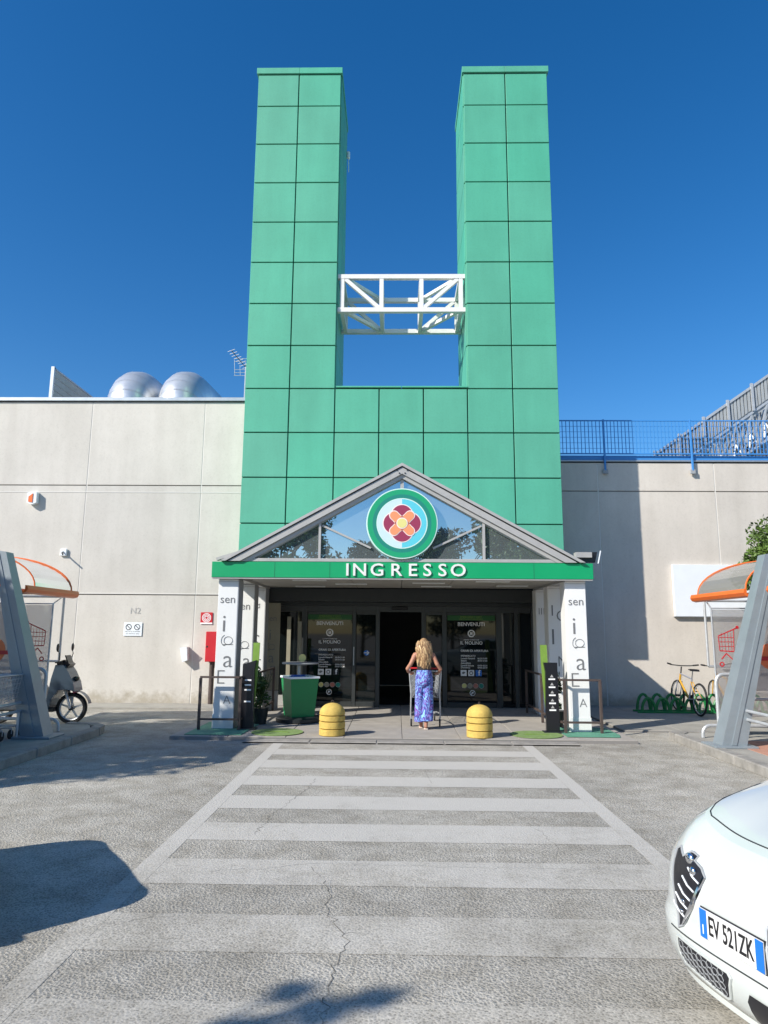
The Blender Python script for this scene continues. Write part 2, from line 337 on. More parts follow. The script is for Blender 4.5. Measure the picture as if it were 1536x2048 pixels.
def ribbon(mb, pts, wd, z=.0055):
    P = []
    for (x0, y0), (x1, y1) in zip(pts[:-1], pts[1:]):
        L = math.hypot(x1-x0, y1-y0); k = max(2, int(L/.045))
        for i in range(k): P.append((x0+(x1-x0)*i/k+random.gauss(0,.014), y0+(y1-y0)*i/k+random.gauss(0,.014)))
    P.append(pts[-1])
    for (a, b), (c, d) in zip(P[:-1], P[1:]):
        L = math.hypot(c-a, d-b)+1e-6; nx, ny = -(d-b)/L, (c-a)/L; w0 = wd*.38*random.uniform(.3, 1.2)
        mb.quad((a-nx*w0,b-ny*w0,z),(c-nx*w0,d-ny*w0,z),(c+nx*w0,d+ny*w0,z),(a+nx*w0,b+ny*w0,z))
g = MB()
ribbon(g, [(-.93,8.45),(-.95,8.0),(-1.05,7.4),(-1.16,6.8),(-1.18,6.2)], .006)
ribbon(g, [(-.62,5.4),(-.45,5.0),(-.43,4.7),(-.34,4.35),(-.25,4.2),(-.32,3.9),(-.33,3.6),(-.33,3.2),(-.25,2.9)], .005)
ribbon(g, [(-1.74,4.35),(-1.4,4.48),(-1.28,4.5)], .003); ribbon(g, [(-.3,4.3),(-.1,4.28)], .003)
ribbon(g, [(.35,9.0),(.4,8.4),(.37,7.9)], .003); ribbon(g, [(1.1,7.0),(1.25,6.4),(1.3,5.9)], .003)
struct('ground_cracks', g, 'crack', fixn=False)
g = MB(); ribbon(g, [(-1.7,5.47),(-1.3,5.3),(-.95,5.35),(-.6,5.5),(.1,5.46),(.9,5.44),(1.7,5.42)], .008); ribbon(g, [(0,5.5),(.35,5.2),(.5,4.9)], .006); ribbon(g, [(-.6,5.45),(-.45,5.15),(-.42,4.9)], .007)
struct('crack_filler', g, mat('crack_filler', (.45,.44,.41), .9), fixn=False)
# pavement of the portico, laid in slabs, with a kerb strip
def slabs(x0, x1, y0, y1, sx, sy, z, name, m, gap=.008, setn='forecourt_pavement', base='joint_dark', th=.05):
    b = struct(setn, B((x0,y0,-.02),(x1,y1,z-.012)), base)
    nx = round((x1-x0)/sx); ny = round((y1-y0)/sy); hx = (x1-x0)/nx; hy = (y1-y0)/ny
    mbx = MB().bevbox((gap/2,gap/2,-.03),(hx-gap/2,hy-gap/2,0), .004); me = None
    for i in range(nx):
        for j in range(ny):
            if me is None: o = mbx.build(name, m, b); me = o.data
            else: o = bpy.data.objects.new(name, me); col.objects.link(o); o.parent = b
            o.location = (x0+i*hx, y0+j*hy, z+random.uniform(-.002,.002))
    return b
slabs(-3.55, 3.75, 11.26, 16.2, .92, .82, .06, 'paving_slab', 'slab')
b = struct('forecourt_kerb', B((-2.35,11.0,-.02),(2.8,11.245,.02)), 'joint_dark')
for i in range(5): MB().bevbox((-2.35+i*1.03+.003,11.0,-.01),(-2.35+(i+1)*1.03-.003,11.25,.03),.012).build('kerb_stone','kerb',b)
def pavement(nm, pts, z=.12, m='pave'):
    return struct(nm, MB().prism(pts, -.02, z, 'xy'), m)
pavement('left_shelter_pavement', [(-12,5.6),(-4.96,5.6),(-4.96,11.6),(-5.15,12.05),(-12,12.05)], .115)
pavement('right_shelter_pavement', [(4.6,5.6),(12,5.6),(12,11.75),(4.75,11.75),(4.6,11.6)], .115)
pavement('left_wall_pavement', [(-16,15.3),(-3.6,15.3),(-3.6,16.3),(-16,16.3)], .04)
slabs(3.95, 12.0, 12.6, 16.68, 1.0, 1.0, .035, 'paving_slab', 'pave', setn='right_wall_pavement')
kb = struct('left_kerb', B((-4.955,5.6,-.02),(-4.81,11.55,.10)), 'joint_dark')
for i in range(6): MB().bevbox((-4.96,5.6+i+.006,-.01),(-4.79,6.6+i-.006,.125),.015).build('kerb_stone','kerb',kb)
MB().prism([(-4.96,11.6),(-4.79,11.6),(-4.86,11.95),(-5.1,12.22),(-5.6,12.3),(-5.6,12.1),(-5.2,12.06),(-5.0,11.85)],-.01,.125,'xy').build('kerb_stone','kerb',kb)
kb = struct('right_kerb', B((4.45,5.6,-.02),(4.595,11.55,.10)), 'joint_dark')
for i in range(6): MB().bevbox((4.43,5.6+i+.006,-.01),(4.60,6.6+i-.006,.125),.015).build('kerb_stone','kerb',kb)
MB().prism([(4.43,11.6),(4.6,11.6),(4.72,11.75),(8,11.76),(8,11.92),(4.55,11.92),(4.43,11.8)],-.01,.125,'xy').build('kerb_stone','kerb',kb)
struct('tile_floor', B((4.9,5.7,.1),(9,10.9,.121)), 'tile')

# ------------------------------------------------------------------ store buildings
def wall_panels(root, xs, zs, y, m, th=.12, gap=.022):
    for x0, x1 in zip(xs[:-1], xs[1:]):
        for z0, z1 in zip(zs[:-1], zs[1:]):
            MB().bevbox((x0+gap/2,y,z0+.012),(x1-gap/2,y+th,z1-.012),.004).build('wall_panel', m, root)
t = thing('store_building', 'pale grey concrete store building left of the green towers with metal coping', 'building', (0,0,0))
B((-24.1,16.44,0),(-2.0,40,7.2)).build('wall_core','wall',t)
xsL = [-23.94,-21.15,-18.36,-15.57,-12.78,-10.0,-7.28,-4.49,-2.1]
xsL = [-24,-21.2,-18.45,-15.7,-12.9,-10.2,-7.49,-4.71,-2.1]
wall_panels(t, xsL, [0.0,2.5,5.12,7.22], 16.3, 'wall')
for x in xsL[1:-1]: B((x-.011,16.306,.01),(x+.011,16.43,7.2)).build('joint_strip','joint',t)
for z, mm in ((2.5,'joint_dark'),(5.12,'joint_dark')): B((-24,16.34,z-.012),(-2.1,16.43,z+.012)).build('joint_strip',mm,t)
MB().bevbox((-24,16.293,4.94),(-2.1,16.299,4.962),.002).build('wall_ledge','joint',t)
B((-24,16.285,2.512),(-3.5,16.297,2.535)).build('wall_ledge','joint',t)
MB().bevbox((-24.1,16.24,7.235),(-2.0,16.75,7.32),.004).build('coping','coping',t)
B((-24.1,16.76,7.205),(-2.0,40,7.25)).build('roof','corr',t)
t = thing('store_building', 'beige concrete store building right of the green towers with rooftop parking', 'building', (0,0,0))
B((3.0,16.84,0),(20,40,5.78)).build('wall_core','wall2',t)
xsR = [2.05,4.91,7.74,10.55,13.4,16.2,19.0]
wall_panels(t, xsR, [0.0,5.10,5.82], 16.7, 'wall2')
for x in xsR[1:-1]: B((x-.013,16.706,.01),(x+.013,16.83,5.8)).build('joint_strip','joint',t)
B((2.05,16.73,5.088),(19,16.83,5.112)).build('joint_strip','joint_dark',t)
MB().bevbox((2.0,16.66,5.835),(20,17.0,5.875),.006).build('coping','coping',t)
B((3.0,17.01,5.79),(20,40,5.83)).build('roof','asphalt',t)

# ------------------------------------------------------------------ green portal of two towers
TY = 15.0
CX = [-3.46,-2.445,-1.409,-.411,.5885,1.579,2.599,3.628]
RZ = [14.315-1.0305*r for r in range(12)]          # 14.315 ... 2.98
t = thing('tower_portal', 'green panelled portal of two tall square towers over the entrance', 'tower', (0,0,0))
def gp(mb): return mb.build('green_panel','green',t)
for x0, x1 in ((CX[0],CX[2]),(CX[5],CX[7])):
    B((x0+.03,TY+.045,3.4),(x1-.03,17.0-.045,15.18)).build('tower_core','green_dark',t)
B((CX[2]-.02,TY+.05,2.9),(CX[5]+.02,16.28,7.06)).build('portal_core','green_dark',t)
G_ = .026
pme = {}
def panel_front(x0, x1, z0, z1):
    gp(MB().bevbox((x0+G_/2,TY+random.uniform(-.003,.003),z0+G_/2),(x1-G_/2,TY+.04,z1-G_/2),.006))
tops = [15.19]+RZ
for c in (0,1,5,6):
    for r in range(12): panel_front(CX[c], CX[c+1], tops[r+1], tops[r])
for c in (2,3,4):
    for r in range(8,12): panel_front(CX[c], CX[c+1], tops[r+1], tops[r])
for (xa, xb, lo) in ((CX[0],CX[0]+.04,0),(CX[2]-.03,CX[2]+.01,7),(CX[5]-.01,CX[5]+.03,7),(CX[7]-.04,CX[7],0)):
    for r in range(12 if lo == 0 else 8):
        for k in range(2):
            if r == 7 and lo: z0 = RZ[7]-.0
            gp(MB().bevbox((xa,TY+.042+k*.98+G_/2,tops[r+1]+G_/2),(xb,TY+.042+(k+1)*.98-G_/2,tops[r]-G_/2),.006))
for x0, x1 in ((CX[0],CX[2]),(CX[5],CX[7])):   # backs and caps
    for r in range(12): gp(B((x0+.045,16.96,tops[r+1]+.01),(x1-.045,17.0,tops[r]-.01)))
    for k in range(2):
        xa = x0-.03+k*((x1-x0)/2+.03); xb = x0+(x1-x0)/2 if k == 0 else x1+.03
        MB().bevbox((xa+.002,TY-.035,15.20),(xb-.002,17.04,15.36),.004).build('tower_cap','green',t)
for k in range(2): MB().bevbox((CX[2]+.02+k*1.49,TY-.02,7.125),(CX[2]+1.5+k*1.49,16.3,7.16),.004).build('portal_cap','green',t)
B((-3.44,15.62,2.62),(-3.0,16.28,15)).v
# truss between the towers
t = thing('truss_bridge', 'white steel box truss spanning between the two green towers', 'truss', (0,0,0))
ya, yb, z0, z1 = 15.13, 16.3, 9.05, 9.88; xl, xr = CX[2]+.012, CX[5]-.012; X1, X2 = -.38, .55
for y in (ya, yb):
    for z in (z0, z1): MB().bar((xl,y,z),(xr,y,z),.105,.105).build('chord','white',t)
    for x in (xl+.1, X1, X2, xr-.1): MB().bar((x,y,z0+.055),(x,y,z1-.055),.095,.095).build('post','white',t)
    MB().bar((xl+.17,y,z1-.06),(X1-.06,y,z0+.06),.085,.085).build('diagonal','white',t)
    MB().bar((xr-.17,y,z1-.06),(X2+.06,y,z0+.06),.085,.085).build('diagonal','white',t)
for z in (z0, z1):
    for x in (xl+.1, X1, X2, xr-.1): MB().bar((x,ya+.055,z),(x,yb-.055,z),.09,.09).build('cross_member','white',t)
    MB().bar((xl+.17,ya+.06,z),(X1-.05,yb-.06,z),.08,.08).build('diagonal','white',t)
    MB().bar((xr-.17,ya+.06,z),(X2+.05,yb-.06,z),.08,.08).build('diagonal','white',t)
# small lamp on the tower back corner
t = tag(MB().bevbox((CX[2]+.02,16.85,14.3),(CX[2]+.10,16.95,14.5),.02).tube([(CX[2]+.06,16.9,14.32),(CX[2]+.07,16.9,13.9)],.012,6).build('flood_lamp','signw'), 'small white lamp high on the inner back corner of the left tower','lamp')

# ------------------------------------------------------------------ entrance portico
PX0, PX1, PY, PZ0, PZ1, CXP = -3.19, 3.36, 12.0, 2.595, 2.865, .09
po = thing('entrance_portico', 'entrance portico with green fascia, glazed grey pediment and lettered white pillars', 'portico', (0,0,0))
fa = MB().bevbox((PX0,11.93,PZ0),(PX1,12.0,PZ1),.004).build('fascia','fascia',po)
for x in (-2.1,-1.15,2.35): B((x-.003,11.927,PZ0+.004),(x+.003,11.929,PZ1-.004)).build('seam','green_dark',fa)
for k, ch in enumerate('INGRESSO'):
    pass
xx = [-.845,-.635,-.335,-.01,.275,.525,.785,1.055]
for ch, x in zip('INGRESSO', xx):
    MB().text(ch, facing(x,11.915,2.725), .30, .012, .003, sx=1.14).build('letter','white',fa)
MB().bevbox((PX0+.02,12.003,PZ0+.03),(PX0+.09,15.0,PZ1-.01),.004).build('side_fascia','fascia',po)
MB().bevbox((PX1-.09,12.003,PZ0+.03),(PX1-.02,15.0,PZ1-.01),.004).build('side_fascia','fascia',po)
B((PX0+.01,11.94,PZ0-.022),(PX1-.01,12.06,PZ0-.003)).build('fascia_trim','trim',po)
# ceiling tiles
for i in range(6):
    for j in range(3):
        x0 = -2.72+i*.94; y0 = 12.2+j*.94
        MB().bevbox((x0+.006,y0+.006,PZ0+.02),(x0+.934,y0+.934,PZ0+.05),.004).build('ceiling_panel','ceil',po)
B((-3.09,12.06,PZ0+.052),(3.26,15,PZ0+.07)).build('ceiling_board','dark',po)
for x, y in ((-1.9,12.6),(-1.2,13.6),(.3,13.2),(.5,14.2),(1.45,12.7),(2.0,13.9),(-2.1,14.4)):
    MB().bevbox((x,y,PZ0+.0),(x+.62,y+.16,PZ0+.019),.004).build('ceiling_light','lightfit',po)
for x0, x1 in ((-3.08,-2.73),(2.92,3.25)): B((x0,12.07,PZ0-.02),(x1,15,PZ0+.05)).build('side_beam','trim',po)
# pediment
ap = (CXP, 4.60); bl = (-3.02, 2.875); br = (3.2, 2.875)
def off(p, q, d):   # polygon band between p and q, offset d below (normal)
    L = math.hypot(q[0]-p[0], q[1]-p[1]); nx, nz = (q[1]-p[1])/L, -(q[0]-p[0])/L
    return nx*d, nz*d
def rake(p, q, d0, d1, y0, y1, nm, m):
    s_ = 1 if q[0] > p[0] else -1
    L = math.hypot(q[0]-p[0], q[1]-p[1]); nx, nz = s_*(q[1]-p[1])/L, -abs(q[0]-p[0])/L
    # cut at apex plane (x const) and at the base line (z const)
    def line(d):
        x0, zz0 = p[0]+nx*d, p[1]+nz*d; k = (q[1]-p[1])/(q[0]-p[0])
        zb = bl[1]; xb = x0+(zb-zz0)/k; return (xb, zb), (q[0], zz0+k*(q[0]-x0))
    a, b = line(d0); c, d = line(d1)
    MB().prism([a, b, d, c], y0, y1).build(nm, m, po)
for p in (bl, br):
    rake(p, ap, -.01, .035, 11.86, 15.0, 'roof_slope', 'trim')
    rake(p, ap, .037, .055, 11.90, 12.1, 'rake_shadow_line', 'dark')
    rake(p, ap, .057, .155, 11.885, 12.1, 'rake_beam', 'trim')
    rake(p, ap, .157, .22, 11.93, 12.08, 'inner_rake', 'trim')
MB().bevbox((-2.75,11.945,2.872),(2.93,12.08,2.93),.004).build('sill_rail','trim',po)
k_ = (ap[1]-bl[1])/(ap[0]-bl[0])
def gz(x): return ap[1]-.235*1.13-abs(x-CXP)*abs(k_)
xs_g = [-2.55,-1.37,-1.31,CXP,1.48,1.54,2.74]
for a, b in ((-2.66,-1.365),(-1.315,CXP-.02),(CXP+.02,1.485),(1.535,2.85)):
    MB().prism([(a,2.93),(b,2.93),(b,max(2.931,gz(b)+.03)),(a,max(2.931,gz(a)+.03))],12.02,12.03).build('glass_pane','pedglass',po)
for x in (-1.34,1.51): B((x-.02,11.96,2.931),(x+.02,12.015,gz(x)+.02)).build('mullion','trim',po)
B((CXP-.03,11.97,3.9),(CXP+.03,12.015,gz(CXP))).build('mullion','trim',po)
MB().bar((-1.30,11.99,gz(-1.34)-.03),(-.45,11.99,3.12),.02,.032).build('brace','trim',po)
MB().bar((1.47,11.99,gz(1.51)-.03),(.63,11.99,3.12),.02,.032).build('brace','trim',po)
for dx, dz in ((-.09,-.12),(.09,-.12),(-.05,-.17),(.05,-.17)): MB().lathe([(.012,-.012),(.012,0)],(CXP+dx,11.885,4.6+dz),8,'y').build('bolt','dark',po)
# pillars with lettering
def lettering(par, x, y, z0, w_, words, m='letter', hx=(1,0,0), nrm=(0,-1,0)):
    for body, cx, cz, size, rot, th in words:
        if body == 'g':       # the letter g lying on its side: bowl, stem below, hook on the left
            q = MB(); c0 = x+cx*w_-.02; k = size/.30; arcp = lambda r_, a0, a1, n=20: [(c0+r_*k*1.12*math.cos(R(a0+(a1-a0)*i/n)), y-.002, cz+r_*k*math.sin(R(a0+(a1-a0)*i/n))) for i in range(n+1)]
            for pts in (arcp(.066,-100,280,32), [(c0-.09*k,y-.002,cz-.066*k),(c0+.085*k,y-.002,cz-.066*k)], arcp(.108,122,232,14)+[(c0-.04*k,y-.002,cz-.066*k)]):
                for a_, b_ in zip(pts[:-1], pts[1:]): q.bar(a_, b_, .002, .010)
            q.build('lettering', m, par); continue
        o = Vector((x,y,0))+Vector(hx)*(cx*w_)+Vector((0,0,cz)); 
        MB().text(body, facing(*(o+Vector(nrm)*.002),hx=hx,nrm=nrm), size, .0012, th, rot=rot).build('lettering',m,par)
W1 = [('sen',.5,2.22,.20,0,-.0005),('i',.36,1.80,.42,0,-.002),('g',.66,1.52,.30,-math.pi/2,-.003),('a',.62,1.20,.42,0,-.004),('E',.30,.90,.34,0,-.006),('A',.66,.53,.20,0,-.003)]
W2 = [('sen',.42,2.15,.20,0,0),('i',.10,1.75,.42,0,-.002),('g',.62,1.42,.30,-math.pi/2,-.003),('a',.70,1.12,.36,0,-.003)]
W3 = [('a',.45,2.2,.28,math.pi/2,-.003),('S',.5,1.45,.42,0,-.004),('i',.6,1.1,.3,math.pi/2,-.003),('e',.4,.9,.25,math.pi/2,-.003)]
W4 = [('A',.85,2.28,.2,0,-.002),('I',.2,2.1,.3,0,-.003),('G',.7,2.0,.3,0,-.003),('I',.2,1.6,.42,0,-.003),('I',.85,1.55,.4,0,-.003),('N',.7,1.15,.28,0,-.003),('V',.85,.75,.28,0,-.003)]
W5 = [('III',.3,2.12,.2,0,-.003),('n',.6,1.85,.2,0,-.003),('r',.6,1.55,.25,0,-.003),('n',.55,1.2,.25,-math.pi/2,-.003),('e',.45,.7,.2,0,-.003)]
pillars = {}
for i, (x0, x1, y, wd) in enumerate(((-3.09,-2.745,12.06,W1),(-3.09,-2.745,13.45,W2),(-3.09,-2.745,14.6,W3),(2.905,3.25,12.06,W1),(2.905,3.25,13.45,W4),(2.905,3.25,14.6,W5))):
    p = MB().bevbox((x0,y,.04),(x1,y+.36,PZ0-.023),.006).build('pillar','clad',po)
    e = .003
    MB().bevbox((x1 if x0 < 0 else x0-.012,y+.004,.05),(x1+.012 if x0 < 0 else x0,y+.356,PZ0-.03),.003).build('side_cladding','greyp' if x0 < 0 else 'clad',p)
    B((x0-.004,y-.004,PZ0-.07),(x1+.004,y-.001,PZ0-.066)).build('joint_line','letter',p)
    B((x0-.006,y-.006,.04),(x1+.006,y-.001,.30)).build('plinth','clad',p)
    lettering(p, x0, y-.002, 0, x1-x0, wd)
# header beam and screen behind
B((-3.4,15.02,2.32),(3.6,15.5,2.59)).build('header_beam','dark',po)
B((-3.4,15.5,2.25),(3.6,15.75,2.98)).build('header_beam','dark',po)
# ------------------------------------------------------------------ emblem
em = thing('round_sign', 'round sign with flower emblem in green rings on the pediment', 'sign', (CXP,11.9,3.54))
def eb(f, nm, m): mb = MB(); f(mb); return mb.build(nm, m, em, smooth=False)
eb(lambda q: q.lathe([(.61,0.03),(.62,0),(.615,-.02)],n=64,axis='y'),'disc','mint')
eb(lambda q: ring(q,0,0,.51,.598,-.024,-.0215,64),'ring','em_green')
eb(lambda q: ring(q,0,0,.442,.51,-.024,-.0215,64),'ring','teal')
eb(lambda q: ring(q,0,0,.425,.442,-.025,-.0215,64),'ring','mint')
eb(lambda q: q.prism(disc_poly(0,0,.424,32,math.pi/2,math.pi*1.5)+[(0,-.424)],-.0245,-.0212),'half_disc','pale')
eb(lambda q: q.prism(disc_poly(0,0,.424,32,-math.pi/2,math.pi/2)+[(0,.424)],-.0245,-.0212),'half_disc','cyan')
LP = .14
for k in range(4):
    a = k*math.pi/2; cx, cz = LP*math.cos(a), LP*math.sin(a)
    eb(lambda q: q.prism(disc_poly(cx,cz,.196,36),-.0268-.0001*k,-.0246),'petal_rim','pinkw')
for k in range(4):
    a = k*math.pi/2; cx, cz = LP*math.cos(a), LP*math.sin(a)
    eb(lambda q: q.prism(disc_poly(cx,cz,.180,36),-.0292-.0001*k,-.0272),'petal','maroon')
for k in range(4):
    a = k*math.pi/2+math.pi/4; c, s_ = math.cos(a), math.sin(a)
    def leafp(sc):
        pts = []
        for i in range(24):
            th = 2*math.pi*i/24; r = sc*(.105+.028*math.cos(2*th)); u, v = .148+r*math.cos(th)*1.02, r*math.sin(th)*1.1
            pts.append((u*c-v*s_, u*s_+v*c))
        return pts
    eb(lambda q: q.prism(leafp(1.0),-.0318-.0001*k,-.0298),'petal_rim','pinkw')
    eb(lambda q: q.prism(leafp(.86),-.0345-.0001*k,-.0324),'petal','orangef')
for k in range(4):
    a = k*math.pi/2; c, s_ = math.cos(a), math.sin(a)
    eb(lambda q: q.prism([(x*c-z*s_, x*s_+z*c) for x, z in ((.145,0),(.075,.045),(.075,-.045))],-.0362,-.0348),'petal_gap','brownp')
eb(lambda q: q.prism(disc_poly(0,0,.098,28),-.0385,-.0365),'centre_rim','pinkw')
eb(lambda q: q.prism(disc_poly(0,0,.082,28),-.041,-.0387),'centre','yel')

# ------------------------------------------------------------------ entrance screen with doors
DY = 15.75
es = thing('entrance_doors', 'dark glazed entrance screen with sliding doors and white printed opening hours', 'door', (0,0,0))
def fr(x0, x1, z0, z1, y=DY, d=.09, m='frame', nm='frame_bar'): return MB().bevbox((x0,y-d/2,z0),(x1,y+d/2,z1),.004).build(nm,m,es)
for x0, x1 in ((-3.0,-2.88),(-2.12,-1.99),(-.98,-.90),(-.46,-.37),(.56,.66),(1.02,1.12),(2.22,2.34),(2.62,2.70),(3.0,3.12)): fr(x0,x1,.06,2.30)
fr(-2.87,2.99,2.12,2.30,DY+.002,.08); 
for x0, x1 in ((-1.985,-.985),(-.895,-.465),(.665,1.015),(1.125,2.215)): fr(x0,x1,.065,.17,DY,.07); fr(x0,x1,2.06,2.118,DY,.07)
for x0, x1 in ((-2.87,-2.13),(-1.98,-.99),(-.89,-.47),(.67,1.01),(1.13,2.21),(2.35,2.61),(2.71,2.99)):
    B((x0,DY+.005,.17 if abs(x0) < 2.2 else .07),(x1,DY+.013,2.06 if abs(x0) < 2.2 else 2.115)).build('glass_pane','glassdark',es)
B((-2.6,DY-.04,.07),(-2.14,DY-.035,.3)).build('kick_panel','trim',es)
MB().bevbox((-.1,DY-.09,2.17),(.25,DY-.05,2.24),.01).build('door_sensor','black',es)
for x0, zt in ((-2.42,2.0),(-2.18,1.9)): B((x0,DY-.2,.06),(x0+.085,DY-.15,zt)).build('post','olive',es)
# dark lobby behind
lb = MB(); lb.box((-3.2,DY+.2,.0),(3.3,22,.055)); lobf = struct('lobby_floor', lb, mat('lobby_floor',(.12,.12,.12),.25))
t = thing('lobby_shell','dark interior lobby seen through the open sliding door','interior',(0,0,0))
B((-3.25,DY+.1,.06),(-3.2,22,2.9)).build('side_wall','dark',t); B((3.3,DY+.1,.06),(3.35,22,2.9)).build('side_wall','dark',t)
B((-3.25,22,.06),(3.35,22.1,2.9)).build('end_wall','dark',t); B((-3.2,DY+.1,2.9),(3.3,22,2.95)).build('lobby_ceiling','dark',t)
# door print
def prints(cx, w_):
    pr = lambda body, x, z, size, th=.0005, al='CENTER', m='sticker': MB().text(body, facing(x,DY-.003,z), size, .0008, th, align=al).build('print',m,es)
    B((cx-w_/2,DY-.004,1.945),(cx+w_/2,DY+.003,2.058)).build('print_band','pgreen',es)
    MB().text('EMERGENCY EXIT', facing(cx,DY-.006,2.02), .06, .0008, .0, ).build('print','lime',es)
    MB().text('USCITA DI EMERGENZA', facing(cx,DY-.006,1.972), .05, .0008, .0).build('print','lime',es)
    pr('BENVENUTI', cx, 1.86, .115, .002)
    q = MB(); ring(q,cx,1.66,.055,.082,DY-.004,DY-.001,28); q.build('print','sticker',es)
    q = MB(); 
    for k in range(4): q.prism(disc_poly(cx+.02*math.cos(k*1.571+.785),1.66+.02*math.sin(k*1.571+.785),.016,10),DY-.0045-.0002*k,DY-.001)
    q.build('print','sticker',es)
    pr('CENTRO COMMERCIALE', cx, 1.52, .03); pr('IL MOLINO', cx, 1.45, .10, .001)
    pr('ORARI DI APERTURA', cx-.24, 1.28, .065, .001, 'LEFT')
    for zz, a, b in ((1.17,'IPERMERCATO',''),(1.115,'Lunedi-Venerdi','08:30-21:00'),(1.065,'Sabato','08:30-21:00'),(1.01,'GALLERIA',''),(.96,'Lunedi-Sabato','09:00-20:30'),(.915,'Domenica','09:00-20:30')):
        pr(a, cx-.24, zz, .05, .0008, 'LEFT')
        if b: pr(b, cx+.13, zz, .045, .0004, 'LEFT')
    for k in range(2):
        x = cx-.18+k*.165; B((x-.065,DY-.004,.735),(x+.065,DY-.001,.865)).build('print','sticker',es)
    q = MB(); ring(q,cx-.015,.80,.025,.043,DY-.0065,DY-.0045,20); q.build('print','letter',es)
    MB().prism([(cx-.23,.80),(cx-.19,.83),(cx-.14,.82),(cx-.15,.80),(cx-.19,.775)],DY-.0065,DY-.0045).build('print','letter',es)
    B((cx+.085,DY-.004,.735),(cx+.215,DY-.001,.865)).build('print','blueband' if cx > 0 else 'black',es)
    MB().text('f', facing(cx+.16,DY-.005,.80), .16, .0008, .004).build('print','sticker',es)
    for k, c_ in enumerate((('yel'),('olive'),('brownp'),('teal'))):
        q = MB(); q.prism(disc_poly(cx-.17+k*.125,.525,.05,20),DY-.004,DY-.001); q.build('print',c_,es)
        q = MB(); ring(q,cx-.17+k*.125,.525,.05,.056,DY-.004,DY-.001,20); q.build('print','trim',es)
    q = MB(); ring(q,cx+.01,.37,.05,.062,DY-.004,DY-.001,24); q.bar((cx-.03,DY-.003,.33),(cx+.05,DY-.003,.41),.003,.012); q.prism([(cx-.02,.36),(cx+.03,.36),(cx+.03,.39),(cx,.40)],DY-.004,DY-.001); q.build('print','sticker',es)
prints(-1.49,.99); prints(1.67,1.06)
q = MB(); q.prism(disc_poly(-.66,1.22,.06,20),DY-.004,DY-.001); q.build('print','blueband',es)
q = MB(); q.bar((-.72,DY-.006,1.22),(-.61,DY-.006,1.22),.003,.016); q.bar((-.655,DY-.0065,1.26),(-.605,DY-.0065,1.218),.003,.016); q.bar((-.655,DY-.0065,1.18),(-.605,DY-.0065,1.222),.003,.016); q.build('print','sticker',es)
MB().tube([(-.94,DY-.09,.95),(-.94,DY-.09,1.35)],.012,8).build('handle','galv',es)
# inner side walls of the entrance niche
t = thing('niche_panel','olive panel with grey lettering left of the entrance doors','panel',(0,0,0))
MB().bevbox((-2.86,15.05,.45),(-2.5,15.12,2.28),.004).build('board','olive',t)
lettering(t,-2.86,15.048,0,.36,[('sen',.5,1.95,.17,0,0),('i',.45,1.6,.33,0,-.002),('g',.62,1.35,.26,-math.pi/2,-.002),('a',.55,1.12,.32,0,-.002),('E',.65,.85,.28,0,-.004)])
MB().bevbox((-2.86,15.05,.0),(-2.5,15.12,.44),.004).build('base','trim',t)

# ------------------------------------------------------------------ bollards
def bollard(x, y, label):
    t = thing('bollard', label, 'bollard', (x,y,.06), random.random(), 'concrete bollards at the end of the crossing')
    prof = [(.195,0),(.207,.01),(.207,.098),(.20,.102)]
    MB().lathe(prof,n=32).build('body_ring','yellow',t,True)
    MB().lathe([(.20,.112),(.208,.118),(.208,.208),(.20,.214)],n=32).build('body_ring','yellow',t,True)
    MB().lathe([(.20,.226),(.207,.232),(.207,.300),(.20,.306)],n=32).build('body_ring','yellow',t,True)
    MB().lathe([(.186,.004),(.186,.325)],n=24).build('groove_core',mat('groove',(.20,.12,.03),.9),t)
    d = [(.20,.318),(.206,.324)]+[(.206*math.cos(a),.335+.165*math.sin(a)) for a in [i*math.pi/2/9 for i in range(9)]]+[(.01,.5)]
    MB().lathe(d,n=32).build('dome','yellow',t,True)
    MB().tube([(-.02,0,.497),(-.02,0,.525),(.0,0,.54),(.02,0,.525),(.02,0,.497)],.006,6).build('lifting_eye','rust',t)
bollard(-1.02,11.50,'yellow ribbed dome bollard left of the woman, beside the green bin')
bollard(1.325,11.45,'yellow ribbed dome bollard right of the woman, beside the round green mat')

# ------------------------------------------------------------------ round mats, teal bases
def flat(name, label, poly, z, m, cat='floor mat'):
    return tag(MB().prism(poly, z, z+.006, 'xy').build(name, m), label, cat)
for cx, lab in ((-1.93,'round green floor mat in front of the left totem'),(2.27,'round green floor mat in front of the right totem')):
    o = flat('floor_mat', lab, disc_poly(cx,11.72,.42,36), .066, 'mat_green')
    MB().prism([(cx-.2,11.66),(cx+.02,11.70),(cx+.18,11.64),(cx+.2,11.70),(cx,11.76),(cx-.18,11.74)],.0725,.075,'xy').build('print','lime',o)
flat('floor_mat','teal painted base around the left front pillar',[(-3.35,11.35),(-2.45,11.35),(-2.4,12.9),(-3.35,12.9)],.066,'mat_teal')
flat('floor_mat','teal painted base around the right front pillar',[(2.72,11.5),(3.55,11.5),(3.62,11.75),(3.62,12.6),(2.72,12.6)],.066,'mat_teal')

